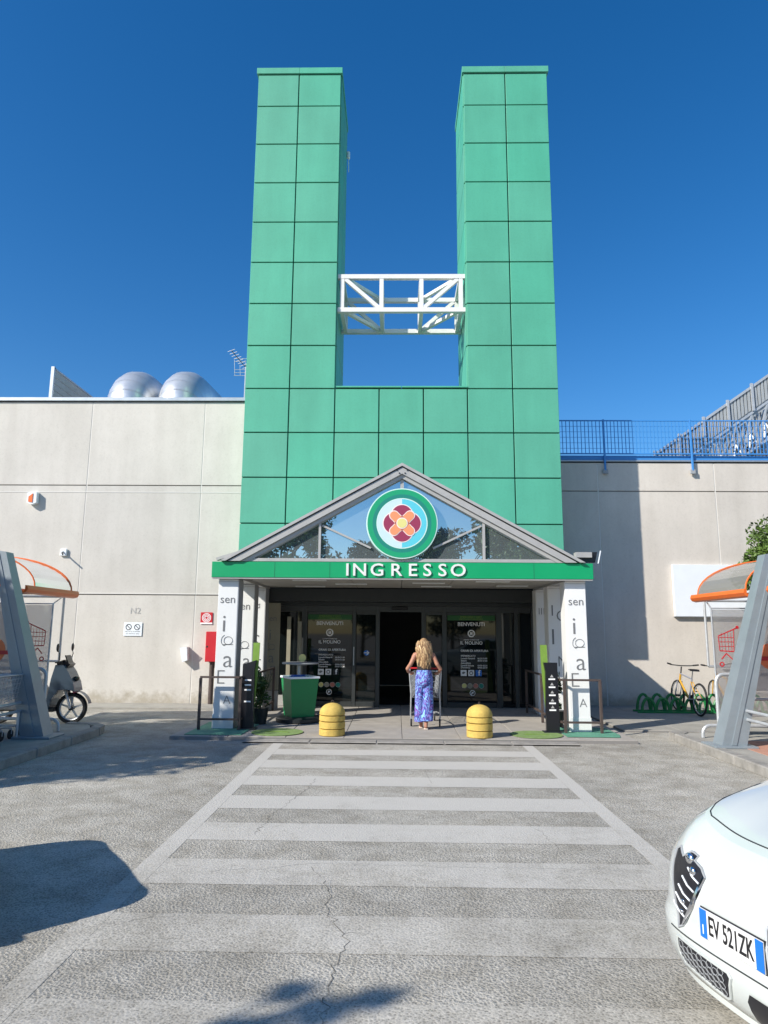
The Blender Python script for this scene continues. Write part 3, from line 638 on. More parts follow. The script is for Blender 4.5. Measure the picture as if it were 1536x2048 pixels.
# ------------------------------------------------------------------ railings
def railing(label, paths, zs=(.92,.24), r=.022, z0=.06, posts=()):
    t = thing('guard_railing', label, 'railing', (0,0,0))
    for z in zs:
        for a, b in zip(paths[:-1], paths[1:]): MB().bar((a[0],a[1],z),(b[0],b[1],z),.036,.032).build('rail','rust',t)
    for x, y in posts: MB().bevbox((x-.022,y-.022,z0),(x+.022,y+.022,zs[0]-.017),.003).build('post','rust',t)
    return t
railing('brown railing around the left front pillar', [(-3.28,11.88),(-2.62,11.88),(-2.56,12.1),(-2.56,14.9)], posts=((-3.27,11.88),(-2.6,11.9),(-2.56,13.4),(-2.56,14.85)))
railing('brown railing around the right front pillar', [(3.4,11.9),(2.76,11.9),(2.70,12.1),(2.70,14.9)], posts=((3.38,11.9),(2.79,11.9),(2.70,13.3),(2.70,14.85)))

# ------------------------------------------------------------------ totems
def totem(x, y, label, sx, rz=0):
    t = thing('sanitiser_totem', label, 'totem', (x,y,.067), rz)
    # curved green back board
    vs = []; N_ = 12
    q = MB()
    prof = [(-.085*sx+.10*sx*(i/N_)**1.6-.02*sx, 1.42*(1-i/N_)) for i in range(N_+1)]
    poly = [(a-.055, z) for a, z in prof]+[(a+.055, z) for a, z in reversed(prof)]
    q.prism(poly, .06, .09); q.build('back_board','lime',t)
    MB().prism([(-.11,0),(.11,0),(.10,.98),(.125 if sx < 0 else .10,1.13),(-.10 if sx < 0 else -.125,1.06 if sx<0 else 1.13),(-.10,.98)],-.02,.055).build('front_column','carblack',t)
    for i, z in enumerate((.86,.73,.60,.47,.36) if sx > 0 else (.80,.72,.64,.45)):
        B((-.055,-.023,z-.012),(.055,-.0205,z+.012)).build('label_strip','sticker',t)
        if sx > 0: MB().prism([(-.03,z+.03),(.03,z+.03),(0,z+.075)],-.023,-.0205).build('label_mark','trim',t)
    MB().bevbox((-.16,-.08,0),(.16,.14,.015),.004).build('foot_plate','dark',t)
totem(-2.50,12.02,'dark totem with green back board beside the left pillar and plant',-1)
totem(2.60,11.98,'dark totem with white symbols and curved lime back board beside the right pillar',1)

# ------------------------------------------------------------------ green bin with plate
t = thing('promo_bin','green tapered display bin with blue papers under a round table top','bin',(-1.78,13.15,.06),R(28))
MB().lathe([(.40,.0),(.42,.02),(.42,.07),(.36,.10)],n=32).build('round_base','dark',t,True)
q = MB(); a, b_ = .215, .27
q.add([(-a,-a,.10),(a,-a,.10),(a,a,.10),(-a,a,.10),(-b_,-b_,.78),(b_,-b_,.78),(b_,b_,.78),(-b_,b_,.78)],[(3,2,1,0),(4,5,6,7),(0,1,5,4),(1,2,6,5),(2,3,7,6),(3,0,4,7)]); q.build('body','bing',t)
for s1, s2 in (((-.285,-.285),(.285,-.262)),((-.285,.262),(.285,.285)),((-.285,-.26),(-.262,.26)),((.262,-.26),(.285,.26))):
    MB().bevbox((*s1,.775),(*s2,.812),.003).build('rim','signw',t)
for i in range(3): MB().bevbox((-.2+i*.03,-.15+i*.05,.79+i*.014),(.05+i*.03,.12,.80+i*.014),.002).build('paper','blueband' if i else 'cyan',t)
MB().tube([(0,.05,.78),(0,.05,1.02)],.03,10).build('table_post','galv',t)
MB().lathe([(.02,1.0),(.33,1.03),(.34,1.045),(.33,1.055)],n=32).build('table_top','greyp',t,True)
MB().lathe([(.07,-.006),(.07,.006)],(0,-.1,1.14),24,'y').build('round_badge','yel',t)

# ------------------------------------------------------------------ foliage
def leaf_cloud(mb, centers, n, size, squash=1.0, rnd=random):
    for i in range(n):
        c, r = rnd.choice(centers); v = Vector((rnd.gauss(0,1),rnd.gauss(0,1),rnd.gauss(0,1))).normalized()*r*rnd.random()**.45
        p = Vector(c)+Vector((v.x,v.y,v.z*squash)); d = Vector((rnd.gauss(0,1),rnd.gauss(0,1),rnd.gauss(0,.7))).normalized()
        u = d.cross(Vector((rnd.gauss(0,1),rnd.gauss(0,1),rnd.gauss(0,1)))).normalized(); s_ = size*rnd.uniform(.6,1.3)
        mb.add([p-d*s_, p+u*s_*.45, p+d*s_, p-u*s_*.45],[(0,1,2,3)])
def tree(label, x, y, h, cr, n, size, m='leaf', nb=12, seed=1, lowest=.45, cat='tree', extra=(), group=None):
    rnd = random.Random(seed)
    t = thing('tree', label, cat, (x,y,0), 0, group)
    q = MB(); q.tube([(0,0,0),(.05,.03,h*.25),(-.03,.05,h*.5),(0,0,h*.8)],[.14,.11,.08,.03],8); q.build('trunk','bark',t,True)
    cs = []
    for i in range(nb):
        a = rnd.uniform(0,6.28); z = h*rnd.uniform(lowest,.92); rr = cr*rnd.uniform(.25,.85)*(1.15-abs(z/h-.65))
        c = (rr*math.cos(a), rr*math.sin(a), z); cs.append((c, cr*rnd.uniform(.22,.42)))
    cs += list(extra)
    for c, r in cs:
        MB().tube([(0,0,c[2]*.6),(c[0]*.5,c[1]*.5,c[2]*.85),c],[.045,.03,.01],5).build('branch','bark',t)
    q = MB(); leaf_cloud(q, cs, n, size, .8, rnd); c = q.build('crown',m,t,fixn=False); return t
tree('leafy green tree behind the right cart shelter', 8.85,14.2,4.15,1.65,22000,.055,'leafr',nb=30,seed=4,lowest=.58,extra=((( -1.5,0,3.2),.30),((-1.2,0,3.55),.45),((-.9,-.1,3.85),.5),((-1.0,0,3.3),.4)))
# trees across the car park (mirrored in the pediment glass; one throws the twig shadow by the camera)
tree('spreading tree across the car park behind the camera, left', -5.6,-9.5,7.8,2.6,8000,.15,'leafr',nb=22,seed=11,lowest=.35)
tree('spreading tree across the car park behind the camera, middle', 1.2,-12.5,7.0,2.6,7000,.15,'leafr',nb=22,seed=12,lowest=.3)
tree('spreading tree across the car park behind the camera, right', 6.3,-9.5,8.8,3.0,10000,.15,'leafr',nb=26,seed=13,lowest=.3)
tree('unseen bushy tree added behind the left trolley shelter to shade the ground', -10.75,6.3,6.2,2.7,15000,.12,'leaf2',nb=34,seed=21,lowest=.5)  # added out of view so its crown darkens the ground by the shelter
tree('low spreading tree across the car park behind the camera, second from left', -2.2,-14.5,6.6,2.6,6000,.15,'leaf2',nb=22,seed=31,lowest=.25)
tree('low spreading tree across the car park behind the camera, second from right', 3.7,-15.5,7.6,2.8,7000,.15,'leaf2',nb=24,seed=32,lowest=.25)
tree('young tree left of the camera with one long branch', -10.22,-4.55,6.0,1.3,900,.09,'leaf',nb=8,seed=5,lowest=.6,extra=(((3.0,3.0,5.5),.10),((2.8,2.85,5.4),.12),((3.25,3.12,5.55),.08),((2.6,2.7,5.45),.10),((3.05,3.25,5.6),.06),((3.45,3.2,5.6),.05)))
def plant(label, x, y, h, r, n, m='leaf', pot=True):
    t = thing('potted_plant', label, 'plant', (x,y,.06))
    MB().lathe([(.11,0),(.15,.26),(.16,.28),(.13,.28)],n=16).build('pot','dark',t,True)
    q = MB()
    for i in range(10):
        a = random.uniform(0,6.28); q.tube([(0,0,.25),(.4*r*math.cos(a),.4*r*math.sin(a),h*.6),(r*.8*math.cos(a),r*.8*math.sin(a),h*random.uniform(.7,.95))],.006,4)
    q.build('stem','leaf2',t)
    q = MB(); cs = [((random.uniform(-r,r)*.7,random.uniform(-r,r)*.7,random.uniform(.35,.95)*h),r*.45) for _ in range(14)]; leaf_cloud(q,cs,n,.05,1.3); q.build('foliage',m,t,fixn=False)
plant('leafy potted plant between the left totem and the green bin', -2.42,12.75,.95,.24,700)
plant('small dark potted plant behind the right totem', 2.83,12.75,1.0,.12,260,'leaf2')

# ------------------------------------------------------------------ trolleys
def trolley(label, loc, rz, group=None, small=False):
    """shopping trolley, local +Y is the way it rolls, origin under its middle"""
    t = thing('shopping_trolley', label, 'shopping trolley', loc, rz, group)
    MB().tube([(-.27,-.47,1.0),(.27,-.47,1.0)],.016,8).build('handle','red',t,True)
    q = MB()
    for s_ in (-1,1):
        q.tube([(s_*.27,-.47,1.0),(s_*.275,-.46,.9),(s_*.25,-.42,.55),(s_*.26,-.36,.20),(s_*.25,-.34,.14)],.013,6)
        q.tube([(s_*.26,-.36,.22),(s_*.2,.1,.20),(s_*.15,.48,.15)],.012,6)
        q.tube([(s_*.27,-.44,.92),(s_*.2,.5,.90)],.010,6)
    q.tube([(-.15,.48,.15),(.15,.48,.15)],.012,6); q.tube([(-.2,.5,.90),(.2,.5,.90)],.010,6)
    q.build('frame','galv',t,True)
    q = MB(); n = 9
    def P(s_, f, z):  # side wall point f 0..1 back->front, z 0..1
        w_ = .27-.07*f-.045*(1-z); return (s_*w_, -.44+.94*f-(.04*f)*(1-z), .50+.10*f*(1-z)+ (.42-.10*0)*z*(1-.0*f)-.0)
    for s_ in (-1,1):
        for i in range(11): q.tube([P(s_,i/10,0),P(s_,i/10,1)],.0035,4,False)
        for z in (0,.2,.4,.6,.8): q.tube([P(s_,0,z),P(s_,1,z)],.0035,4,False)
    for f in [i/8 for i in range(9)]: q.tube([P(-1,f,0),P(1,f,0)],.0035,4,False)
    for k in range(7):
        x = -1+2*k/6
        for f in (0,1): a, b = P(1,f,0), P(1,f,1); q.tube([(a[0]*x,a[1],a[2]),(b[0]*x,b[1],b[2])],.0035,4,False)
    for z in (.33,.66): a = P(1,1,z); q.tube([(-a[0],a[1],a[2]),a],.0035,4,False); a = P(1,0,z); q.tube([(-a[0],a[1],a[2]),a],.0035,4,False)
    o = q.build('basket','galv',t); o['kind'] = 'stuff'
    for x, y in ((-.25,-.34),(.25,-.34),(-.16,.46),(.16,.46)):
        wv = MB().lathe([(.058,-.014),(.066,-.01),(.066,.01),(.058,.014)],(x,y,.066),16,'x').build('wheel','rubber',t,True)
        MB().bar((x,y,.07),(x,y,.15),.035,.02).build('fork','galv',wv)
    return t
tr0 = trolley('grey wire trolley with red handle pushed by the woman', (.535,12.98,.06), R(-3))

# ------------------------------------------------------------------ woman
def person():
    t = thing('person','woman with long blonde hair and blue swirl trousers pushing a shopping trolley','person',(.48,12.30,.06)); t.scale = (.955,.955,.955)
    s_ = MB()
    T = lambda pts, rs, n=10: s_.tube(pts, rs, n)
    # torso, pelvis, neck, head (faces +Y)
    T([(0,0,.80),(0,0,.90),(0,.01,1.0),(0,.03,1.10),(0,.04,1.22),(0,.035,1.30),(0,.035,1.36)],[.125,.13,.10,.105,.13,.11,.05],14)
    T([(0,.035,1.33),(0,.05,1.42)],[.05,.045],10)
    s_.ell((0,.075,1.475),(.072,.088,.105),16,12); s_.ell((0,.165,1.46),(.012,.02,.018),8,6)
    for k in (-1,1):
        s_.ell((k*.072,.075,1.465),(.012,.022,.03),8,6)
        T([(k*.10,.03,1.30),(k*.16,.03,1.285),(k*.185,.02,1.24)],[.06,.055,.048])
        hx = .22 if k < 0 else .25
        T([(k*.17,.02,1.27),(k*.24,-.01,1.13),(k*.30,.02,1.045),(k*.28,.12,.99),(k*hx,.185,.965)],[.047,.038,.035,.029,.021])
        # palm and fingers closed round the handle at y=.21,z=.945
        s_.ell((k*hx,.20,.968),(.036,.035,.016),10,6)
        for j in range(4):
            x = k*hx+(j-1.5)*.019; L = (.9,1,.95,.8)[j]
            T([(x,.215,.972),(x,.215+.030*L,.962),(x,.215+.034*L,.942),(x,.215+.018,.928)],[.0095,.009,.008,.007],6)
        T([(k*(hx-.03),.19,.965),(k*(hx-.045),.215,.955),(k*(hx-.04),.235,.94)],[.011,.009,.007],6)
    # legs: left forward under cloth, right foot rear
    T([(-.07,0,.84),(-.075,.05,.48),(-.07,.02,.10)],[.08,.055,.035]); T([(.06,0,.84),(.06,.06,.48),(.035,-.05,.12)],[.08,.055,.035])
    T([(.035,-.06,.13),(.03,-.075,.06),(.03,.0,.035),(.03,.09,.022)],[.034,.034,.03,.02],8); T([(-.05,.12,.11),(-.05,.13,.04),(-.05,.2,.025),(-.05,.28,.02)],[.034,.034,.03,.02],8)
    b = s_.build('body','skin',t,True,fixn=False)
    r = b.modifiers.new('r','REMESH'); r.mode = 'VOXEL'; r.voxel_size = .0065; r.use_smooth_shade = True
    q = b.modifiers.new('s','SMOOTH'); q.iterations = 3; q.factor = .5
    # trousers: one lofted garment, waist to two wide legs
    q = MB(); n = 28
    def ringv(cx, cy, z, rx, ry, ph):
        return [(cx+rx*math.cos(a)*(1+.05*math.sin(5*a+ph)), cy+ry*math.sin(a)*(1+.05*math.sin(4*a+ph)), z) for a in [2*math.pi*i/n for i in range(n)]]
    def loft(rows):
        vs = [v for r_ in rows for v in r_]; fs = [(i*n+k, i*n+(k+1)%n, (i+1)*n+(k+1)%n, (i+1)*n+k) for i in range(len(rows)-1) for k in range(n)]
        q.add(vs, fs+[tuple(range(n)),tuple((len(rows)-1)*n+k for k in range(n))])
    loft([ringv(0,.0,z,rx,ry,p) for z, rx, ry, p in ((1.03,.128,.116,0),(.97,.140,.124,.2),(.90,.155,.135,.5),(.84,.160,.14,.9),(.78,.155,.128,1.2),(.74,.135,.10,1.3))][::-1])
    loft([ringv(-.072,.01+.02*k/7,z,rx,.10,k*.7) for k, (z, rx) in enumerate(((.86,.084),(.76,.088),(.64,.090),(.52,.094),(.40,.096),(.28,.098),(.18,.098),(.125,.10)))][::-1])
    loft([ringv(.068-.01*k/7,.01-.05*k/7,z,rx,.10,1+k*.6) for k, (z, rx) in enumerate(((.86,.084),(.76,.088),(.64,.092),(.52,.096),(.40,.10),(.28,.102),(.20,.105),(.145,.106)))][::-1])
    o = q.build('trousers','cloth',t,True)
    r = o.modifiers.new('r','REMESH'); r.mode = 'VOXEL'; r.voxel_size = .009; r.use_smooth_shade = True
    # dark low back top
    q = MB()
    rows = []
    for z, rx, ry, y in ((1.0,.126,.112,0),(1.03,.124,.116,.01),(1.10,.126,.120,.03),(1.17,.14,.124,.037),(1.21,.148,.122,.04)):
        rows.append([(rx*math.cos(a), y+ry*math.sin(a), z) for a in [2*math.pi*i/n for i in range(n)]])
    vs = [v for r_ in rows for v in r_]; q.add(vs, [(i*n+k, i*n+(k+1)%n, (i+1)*n+(k+1)%n, (i+1)*n+k) for i in range(len(rows)-1) for k in range(n)])
    for k in (-1,1): q.tube([(k*.09,-.06,1.2),(k*.085,-.03,1.31),(k*.085,.05,1.365),(k*.09,.12,1.28),(k*.09,.15,1.2)],.012,6)
    q.build('top','blacktop',t,True)
    # hair: cap + many wavy locks down the back
    q = MB(); q.ell((0,.052,1.49),(.088,.100,.108),18,12)
    rnd = random.Random(3); q.cur = 0
    for i in range(125):
        q.cur = rnd.choice((0,0,1,2)); a = rnd.uniform(-1.45,1.45); L = rnd.uniform(.40,.68)*(1-.26*abs(a)/1.2); x0 = .088*math.sin(a); y0 = .05-.088*math.cos(a)
        ph = rnd.uniform(0,6); pts = []
        for j in range(9):
            f = j/8; zz = 1.54-rnd.uniform(0,.01)-L*f; sp = 1+.72*math.sin(min(1,f*1.5)*1.57)*(.35+.65*(1-f))
            pts.append((x0*sp+.020*math.sin(ph+f*11), y0-.06*math.sin(min(1,f*2)*1.57)*(1-.3*abs(a)/1.25)-.012*math.cos(ph+f*8)+(.02*f), zz))
        q.tube(pts,[.016,.019,.019,.018,.017,.015,.012,.009,.003],6)
    q.build('hair',['hair','hair_light','hair_dark'],t,True,fixn=False)
    for x, y in ((.03,-.0),(-.05,.20)): MB().bevbox((x-.036,y-.095,0),(x+.036,y+.11,.018),.006).build('sandal','sandal',t)
person()

# ------------------------------------------------------------------ cart shelters
def shelter(gx, o, mods, cY, side):
    Y0, Y1 = mods[0][0], mods[0][1]
    lab = {'L': 'trolley shelter on the left kerb with smoked arched roof and orange gutter', 'R': 'trolley shelter on the right kerb with smoked arched roof and orange gutter'}[side]
    t = thing('trolley_shelter', lab, 'shelter', (0,0,0), 0, 'trolley shelters along the kerbs')
    X = lambda a: gx+o*a
    # leaning columns
    for cy in cY:
        q = MB(); d = .15
        b0, b1, t0, t1 = .03, .38, .88, 1.08
        for (p0, p1, e) in ((b0, b1, 0),):
            q.add([(X(b0),cy-d,.14),(X(b1),cy-d,.14),(X(b1),cy+d,.14),(X(b0),cy+d,.14),(X(t0),cy-d*.7,2.86),(X(t1),cy-d*.7,2.89),(X(t1),cy+d*.7,2.89),(X(t0),cy+d*.7,2.86)],[(3,2,1,0),(4,5,6,7),(0,1,5,4),(1,2,6,5),(2,3,7,6),(3,0,4,7)])
        c = q.build('column','steelblue',t)
        q = MB(); q.add([(X(b0+.13),cy-d-.012,.15),(X(b0+.2),cy-d-.012,.15),(X(b0+.2),cy-d+.01,.15),(X(b0+.13),cy-d+.01,.15),(X(t0+.1),cy-d*.7-.012,2.84),(X(t0+.15),cy-d*.7-.012,2.84),(X(t0+.15),cy-d*.7+.01,2.84),(X(t0+.1),cy-d*.7+.01,2.84)],[(3,2,1,0),(4,5,6,7),(0,1,5,4),(1,2,6,5),(2,3,7,6),(3,0,4,7)]); q.build('web_strip','steelblue',c)
        MB().bevbox((X(-.10),cy-.24,.115),(X(.5),cy+.24,.145),.006).build('base_plate','steelblue',c)
        MB().bar((X(.95),cy,2.5),(X(3.4),cy,2.45),.08,.10).build('roof_beam','steelblue',t)
    # roof modules: (y0, y1, offset from the kerb side, gutter height)
    for my0, my1, ro, gz_ in mods:
        XX = lambda a: X(a+ro)
        q = MB(); q.prism([(XX(a),z-2.285+gz_) for a, z in ((-.03,2.30),(-.05,2.24),(-.02,2.19),(.05,2.17),(.11,2.20),(.13,2.25),(.10,2.25),(.05,2.21),(0,2.23),(0,2.30))],my0-.05,my1+.05); q.build('gutter','orange',t)
        q = MB(); q.prism([(XX(2.9+a),z-2.285+gz_) for a, z in ((-.13,2.25),(-.11,2.20),(-.05,2.17),(.02,2.19),(.05,2.24),(.03,2.30),(0,2.30))],my0-.05,my1+.05); q.build('gutter','orange',t)
        arc = [(1.45-1.43*math.cos(math.pi*i/24), gz_+.62*math.sin(math.pi*i/24)) for i in range(25)]
        ribs = [my1-.12, my1-1.42] if my1-my0 < 1.8 else [my1-.12-1.3*k for k in range(int((my1-my0)/1.3))]+[my0+.02]
        for y in ribs: MB().tube([(XX(a),y,z+.012) for a, z in arc],.013,6).build('roof_rib','orange',t,True)
        for ya_, yb_ in zip(ribs[1:], ribs[:-1]):
            if yb_-ya_ < .1: continue
            q = MB()
            for (a, z), (a2, z2) in zip(arc[:-1], arc[1:]): q.quad((XX(a),ya_+.01,z),(XX(a2),ya_+.01,z2),(XX(a2),yb_-.01,z2),(XX(a),yb_-.01,z))
            q.build('roof_sheet','roofpoly',t,True,fixn=False)
    # end frame
    yE = 12.98
    def tb(p, r=.022, nm='frame_tube', m='galv', par=t): return MB().tube(p, r, 8).build(nm, m, par, True)
    ea = 1.10
    tb([(X(ea),yE,1.12),(X(ea),yE,2.28)]); tb([(X(ea),yE,2.29),(X(3.3),yE,2.29)]); tb([(X(ea),yE,1.11),(X(3.3),yE,1.11)])
    yp = 11.35
    MB().bevbox((X(.50),yp-.004,.42),(X(1.9),yp+.004,2.08),.001).build('end_panel','film',t)
    tb([(X(.49),yp,.30),(X(.49),yp,2.10),(X(1.9),yp,2.10)],.016); tb([(X(.49),yp,2.10),(X(1.1),yE-.1,2.27)],.012)
    ic = MB(); yi = yp-.008; cx = .70; zc = 1.56
    def L_(a0, z0_, a1, z1_, w_=.016): ic.bar((X(cx+a0),yi,zc+z0_),(X(cx+a1),yi,zc+z1_),.004,w_)
    L_(-.13,.10,.17,.23); L_(-.13,.10,-.12,-.13); L_(-.12,-.13,.10,-.14); L_(.10,-.14,.12,.20)
    for z in (-.06,.01,.08): L_(-.125,z,.11,z,.009)
    for a in (-.08,-.03,.02,.07): L_(a,-.13,a,.15,.004)
    L_(-.02,-.17,-.10,-.26); L_(-.02,-.17,.08,-.27)
    for a in (-.10,.11): ring(ic, X(cx+a), zc-.34, .022, .038, yi-.002, yi+.002, 20)
    ic.prism(disc_poly(X(cx+.18),zc+.24,.025,14),yi-.002,yi+.002); ic.build('pictogram','red',t)
    y2 = 10.9
    MB().bevbox((X(.85),y2-.004,.85),(X(2.7),y2+.004,2.1),.001).build('side_panel','film',t)
    q = MB(); q.prism(disc_poly(X(1.15),1.36,.20,28),y2-.012,y2-.008); q.prism(disc_poly(X(1.42),1.42,.24,28),y2-.018,y2-.014); q.build('panel_print','orangep',t)
    B((X(.82),y2-.026,1.30),(X(2.4),y2-.022,1.36)).build('panel_print','red',t)
    MB().text('Prendi il tuo carrello', facing(X(1.35),y2-.012,1.80), .06).build('panel_print','letter',t)
    yE = 11.26
    # tube hoops
    def hoop(a, h, ln, y, r=.028):
        pts = [(X(a),y,.12),(X(a),y,h-.12)]+[(X(a+.12*(1-math.cos(k*math.pi/8))),y,h-.12+.12*math.sin(k*math.pi/8)) for k in range(1,5)]+[(X(a+ln),y,h)]
        tb(pts, r, 'hoop')
    hoop(.36,1.08,.9,yE-.2); hoop(.47,.72,.8,yE-.3,.022); hoop(.17,.30,1.6,yE-.05,.026)
    # lane rails
    Y0, Y1 = 6.5, 10.95
    for z in (.50,.62): tb([(X(.42),Y0+.3,z),(X(.42),Y1-.25,z)],.022,'lane_rail')
    for y in (Y0+.5,(Y0+Y1)/2,Y1-.5): tb([(X(.42),y,.12),(X(.42),y,.5)],.022,'rail_post')
    # far side glass
    for k in range(2): MB().bevbox((X(2.72),Y0+.1+k*(Y1-Y0)/2,.9),(X(2.74),Y0+(k+1)*(Y1-Y0)/2-.05,2.1),.002).build('side_glass','glass',t)
    MB().bevbox((X(2.70),Y0,.86),(X(2.76),Y1,.9),.004).build('side_rail','galv',t)
    return t
shelter(-5.12,-1,((10.95,12.65,.74,2.36),(7.5,8.7,-.05,2.28)),(10.62,7.1),'L')
shelter(4.56,1,((10.75,12.6,.76,2.36),(7.2,10.0,.76,2.36)),(10.42,7.0),'R')
grp = 'nested trolleys parked in the left shelter'
ordl = ['first','second','third','fourth','fifth','sixth','seventh','eighth','ninth']
for i in range(9):
    c = copy_tree(tr0); c.location = (-5.75, 10.15-i*.24, .12); c.rotation_euler = (0,0,0)
    c['group'] = grp; c['label'] = ordl[i]+' trolley, counted from the far end, in the nested row under the left shelter'
for i, (x, y, r_) in enumerate(((5.75,10.0,2),(5.75,9.72,2),(5.75,9.44,2))):
    c = copy_tree(tr0); c.location = (x,y,.125); c.rotation_euler = (0,0,R(r_)); c['group'] = 'trolleys nested in the right shelter'; c['label'] = ordl[i]+' trolley from the far end on the red tiles of the right shelter'

# ------------------------------------------------------------------ scooter
t = thing('scooter','blue grey scooter with black tyres parked behind the left shelter','scooter',(-5.92,13.0,0),R(3))
def wheel(par, x, r, w_, name='wheel'):
    c = (x,0,r); o = MB().lathe([(r-.075,-w_/2),(r-.02,-w_/2),(r,-w_*.2),(r,w_*.2),(r-.02,w_/2),(r-.075,w_/2)],c,32,'y').build(name,'rubber',par,True)
    q = MB(); 
    b0 = len(q.v); q.lathe([(r-.078,-.03),(r-.068,-.03),(r-.068,.03),(r-.078,.03)],c,32,'y'); q.f = q.f[:-2]; q.mi = q.mi[:-2]
    for k in range(5):
        a = 2*math.pi*k/5+.3; q.bar((c[0],0,c[2]),(c[0]+(r-.07)*math.cos(a),0,c[2]+(r-.07)*math.sin(a)),.03,.035)
    q.lathe([(.045,-.05),(.045,.05)],c,14,'y'); q.build('rim','galv',o,True); 
    q = MB(); q.lathe([(.11,-.043),(.11,-.038)],c,24,'y'); q.build('brake_disc','chrome',o); return o
def wheel2(par, x, r, w_):
    # open tyre (hollow) so spokes show
    n = 40; q = MB(); prof = [(r-.06,-w_/2),(r-.02,-w_/2),(r,-w_*.25),(r,w_*.25),(r-.02,w_/2),(r-.06,w_/2)]
    q.lathe(prof,(x,0,r),n,'y'); q.f = q.f[:-2]; q.mi = q.mi[:-2]
    m_ = len(prof); q.f += [((m_-1)*n+k, (m_-1)*n+(k+1)%n, (k+1)%n, k) for k in range(n)]; q.mi += [0]*n
    o = q.build('wheel','rubber',par,True)
    q = MB(); q.lathe([(r-.062,-.028),(r-.078,-.02),(r-.078,.02),(r-.062,.028)],(x,0,r),n,'y'); q.f = q.f[:-2]; q.mi = q.mi[:-2]; q.build('rim','galv',o,True)
    for k in range(5):
        a = 2*math.pi*k/5+.3; MB().bar((x+.03*math.cos(a),0,r+.03*math.sin(a)),(x+(r-.072)*math.cos(a),0,r+(r-.072)*math.sin(a)),.028,.034).build('spoke','galv',o)
    MB().lathe([(.04,-.06),(.04,.06)],(x,0,r),14,'y').build('hub','dark',o,True); return o
wheel2(t,0,.275,.10); wheel2(t,-1.30,.275,.11)
for s_ in (-1,1): MB().tube([(0,s_*.075,.275),(-.10,s_*.07,.56),(-.16,s_*.05,.72)],[.022,.026,.026],8).build('fork','galv',t,True)
q = MB(); 
for k in range(12):
    a0 = R(15+k*11); a1 = R(15+(k+1)*11); r0, r1 = .315, .33
    q.add([(r0*math.cos(a0)+.02,-.075,.275+r0*math.sin(a0)),(r0*math.cos(a0)+.02,.075,.275+r0*math.sin(a0)),(r0*math.cos(a1)+.02,.075,.275+r0*math.sin(a1)),(r0*math.cos(a1)+.02,-.075,.275+r0*math.sin(a1))],[(0,1,2,3)])
q.build('front_mudguard','scoot',t,True)
def lofty(par, name, m, secs, n=16):
    q = MB(); vs = []
    for (x, z, w_, h, ) in secs:
        for k in range(n):
            a = 2*math.pi*k/n; c, s2 = math.cos(a), math.sin(a); vs.append((x+h*s2*.5, w_*abs(c)**.7*(1 if c > 0 else -1), z+h*s2))
    q.add(vs, [(i*n+k, i*n+(k+1)%n, (i+1)*n+(k+1)%n, (i+1)*n+k) for i in range(len(secs)-1) for k in range(n)]+[tuple(range(n)),tuple((len(secs)-1)*n+k for k in range(n))])
    return q.build(name, m, par, True)
q = MB(); q.prism([(.10,.58),(.06,.74),(-.04,.93),(-.13,1.05),(-.28,1.05),(-.34,.80),(-.38,.50),(-.44,.26),(-.36,.25),(-.30,.45),(-.20,.60),(-.06,.62)],-.19,.19); q.build('front_shield','scoot',t)
q = MB(); q.prism([(.095,.56),(.06,.66),(-.03,.84),(-.06,.80),(.0,.62),(.05,.54)],-.10,.10); q.build('nose_panel',K['maroon'],t)
MB().bevbox((-.95,-.17,.22),(-.25,.17,.30),.02).build('footboard','carblack',t)
q = MB(); q.prism([(-.55,.30),(-.5,.62),(-.62,.78),(-1.35,.84),(-1.62,.80),(-1.5,.62),(-1.2,.5),(-1.0,.32)],-.16,.16); q.build('rear_body','scoot',t)
MB().bevbox((-1.45,-.13,.82),(-.62,.13,.90),.03).build('seat','carblack',t)
q = MB(); q.prism([(-.10,.98),(-.04,1.06),(-.16,1.14),(-.28,1.10),(-.28,1.02)],-.13,.13); q.build('handlebar_cover','carblack',t)
q = MB(); q.tube([(-.22,-.34,1.10),(-.18,-.2,1.10),(-.18,.2,1.10),(-.22,.34,1.10)],.016,8); q.build('handlebar','carblack',t,True)
for s_ in (-1,1):
    MB().tube([(-.2,s_*.24,1.1),(-.17,s_*.30,1.24),(-.2,s_*.32,1.32)],.008,6).build('mirror_arm','black',t)
    MB().ell((-.2,s_*.33,1.36),(.02,.055,.075),12,8).build('mirror','carblack',t,True)
q = MB(); q.prism([(-.06,1.05),(-.14,1.22),(-.16,1.22),(-.09,1.05)],-.11,.11); q.build('windscreen','glassdark',t)
MB().tube([(-1.30,-.09,.275),(-.7,-.1,.30)],.06,8).build('engine','dark',t,True)
MB().ell((.045,0,.80),(.05,.10,.05),14,10).build('headlight','glassdark',t,True)

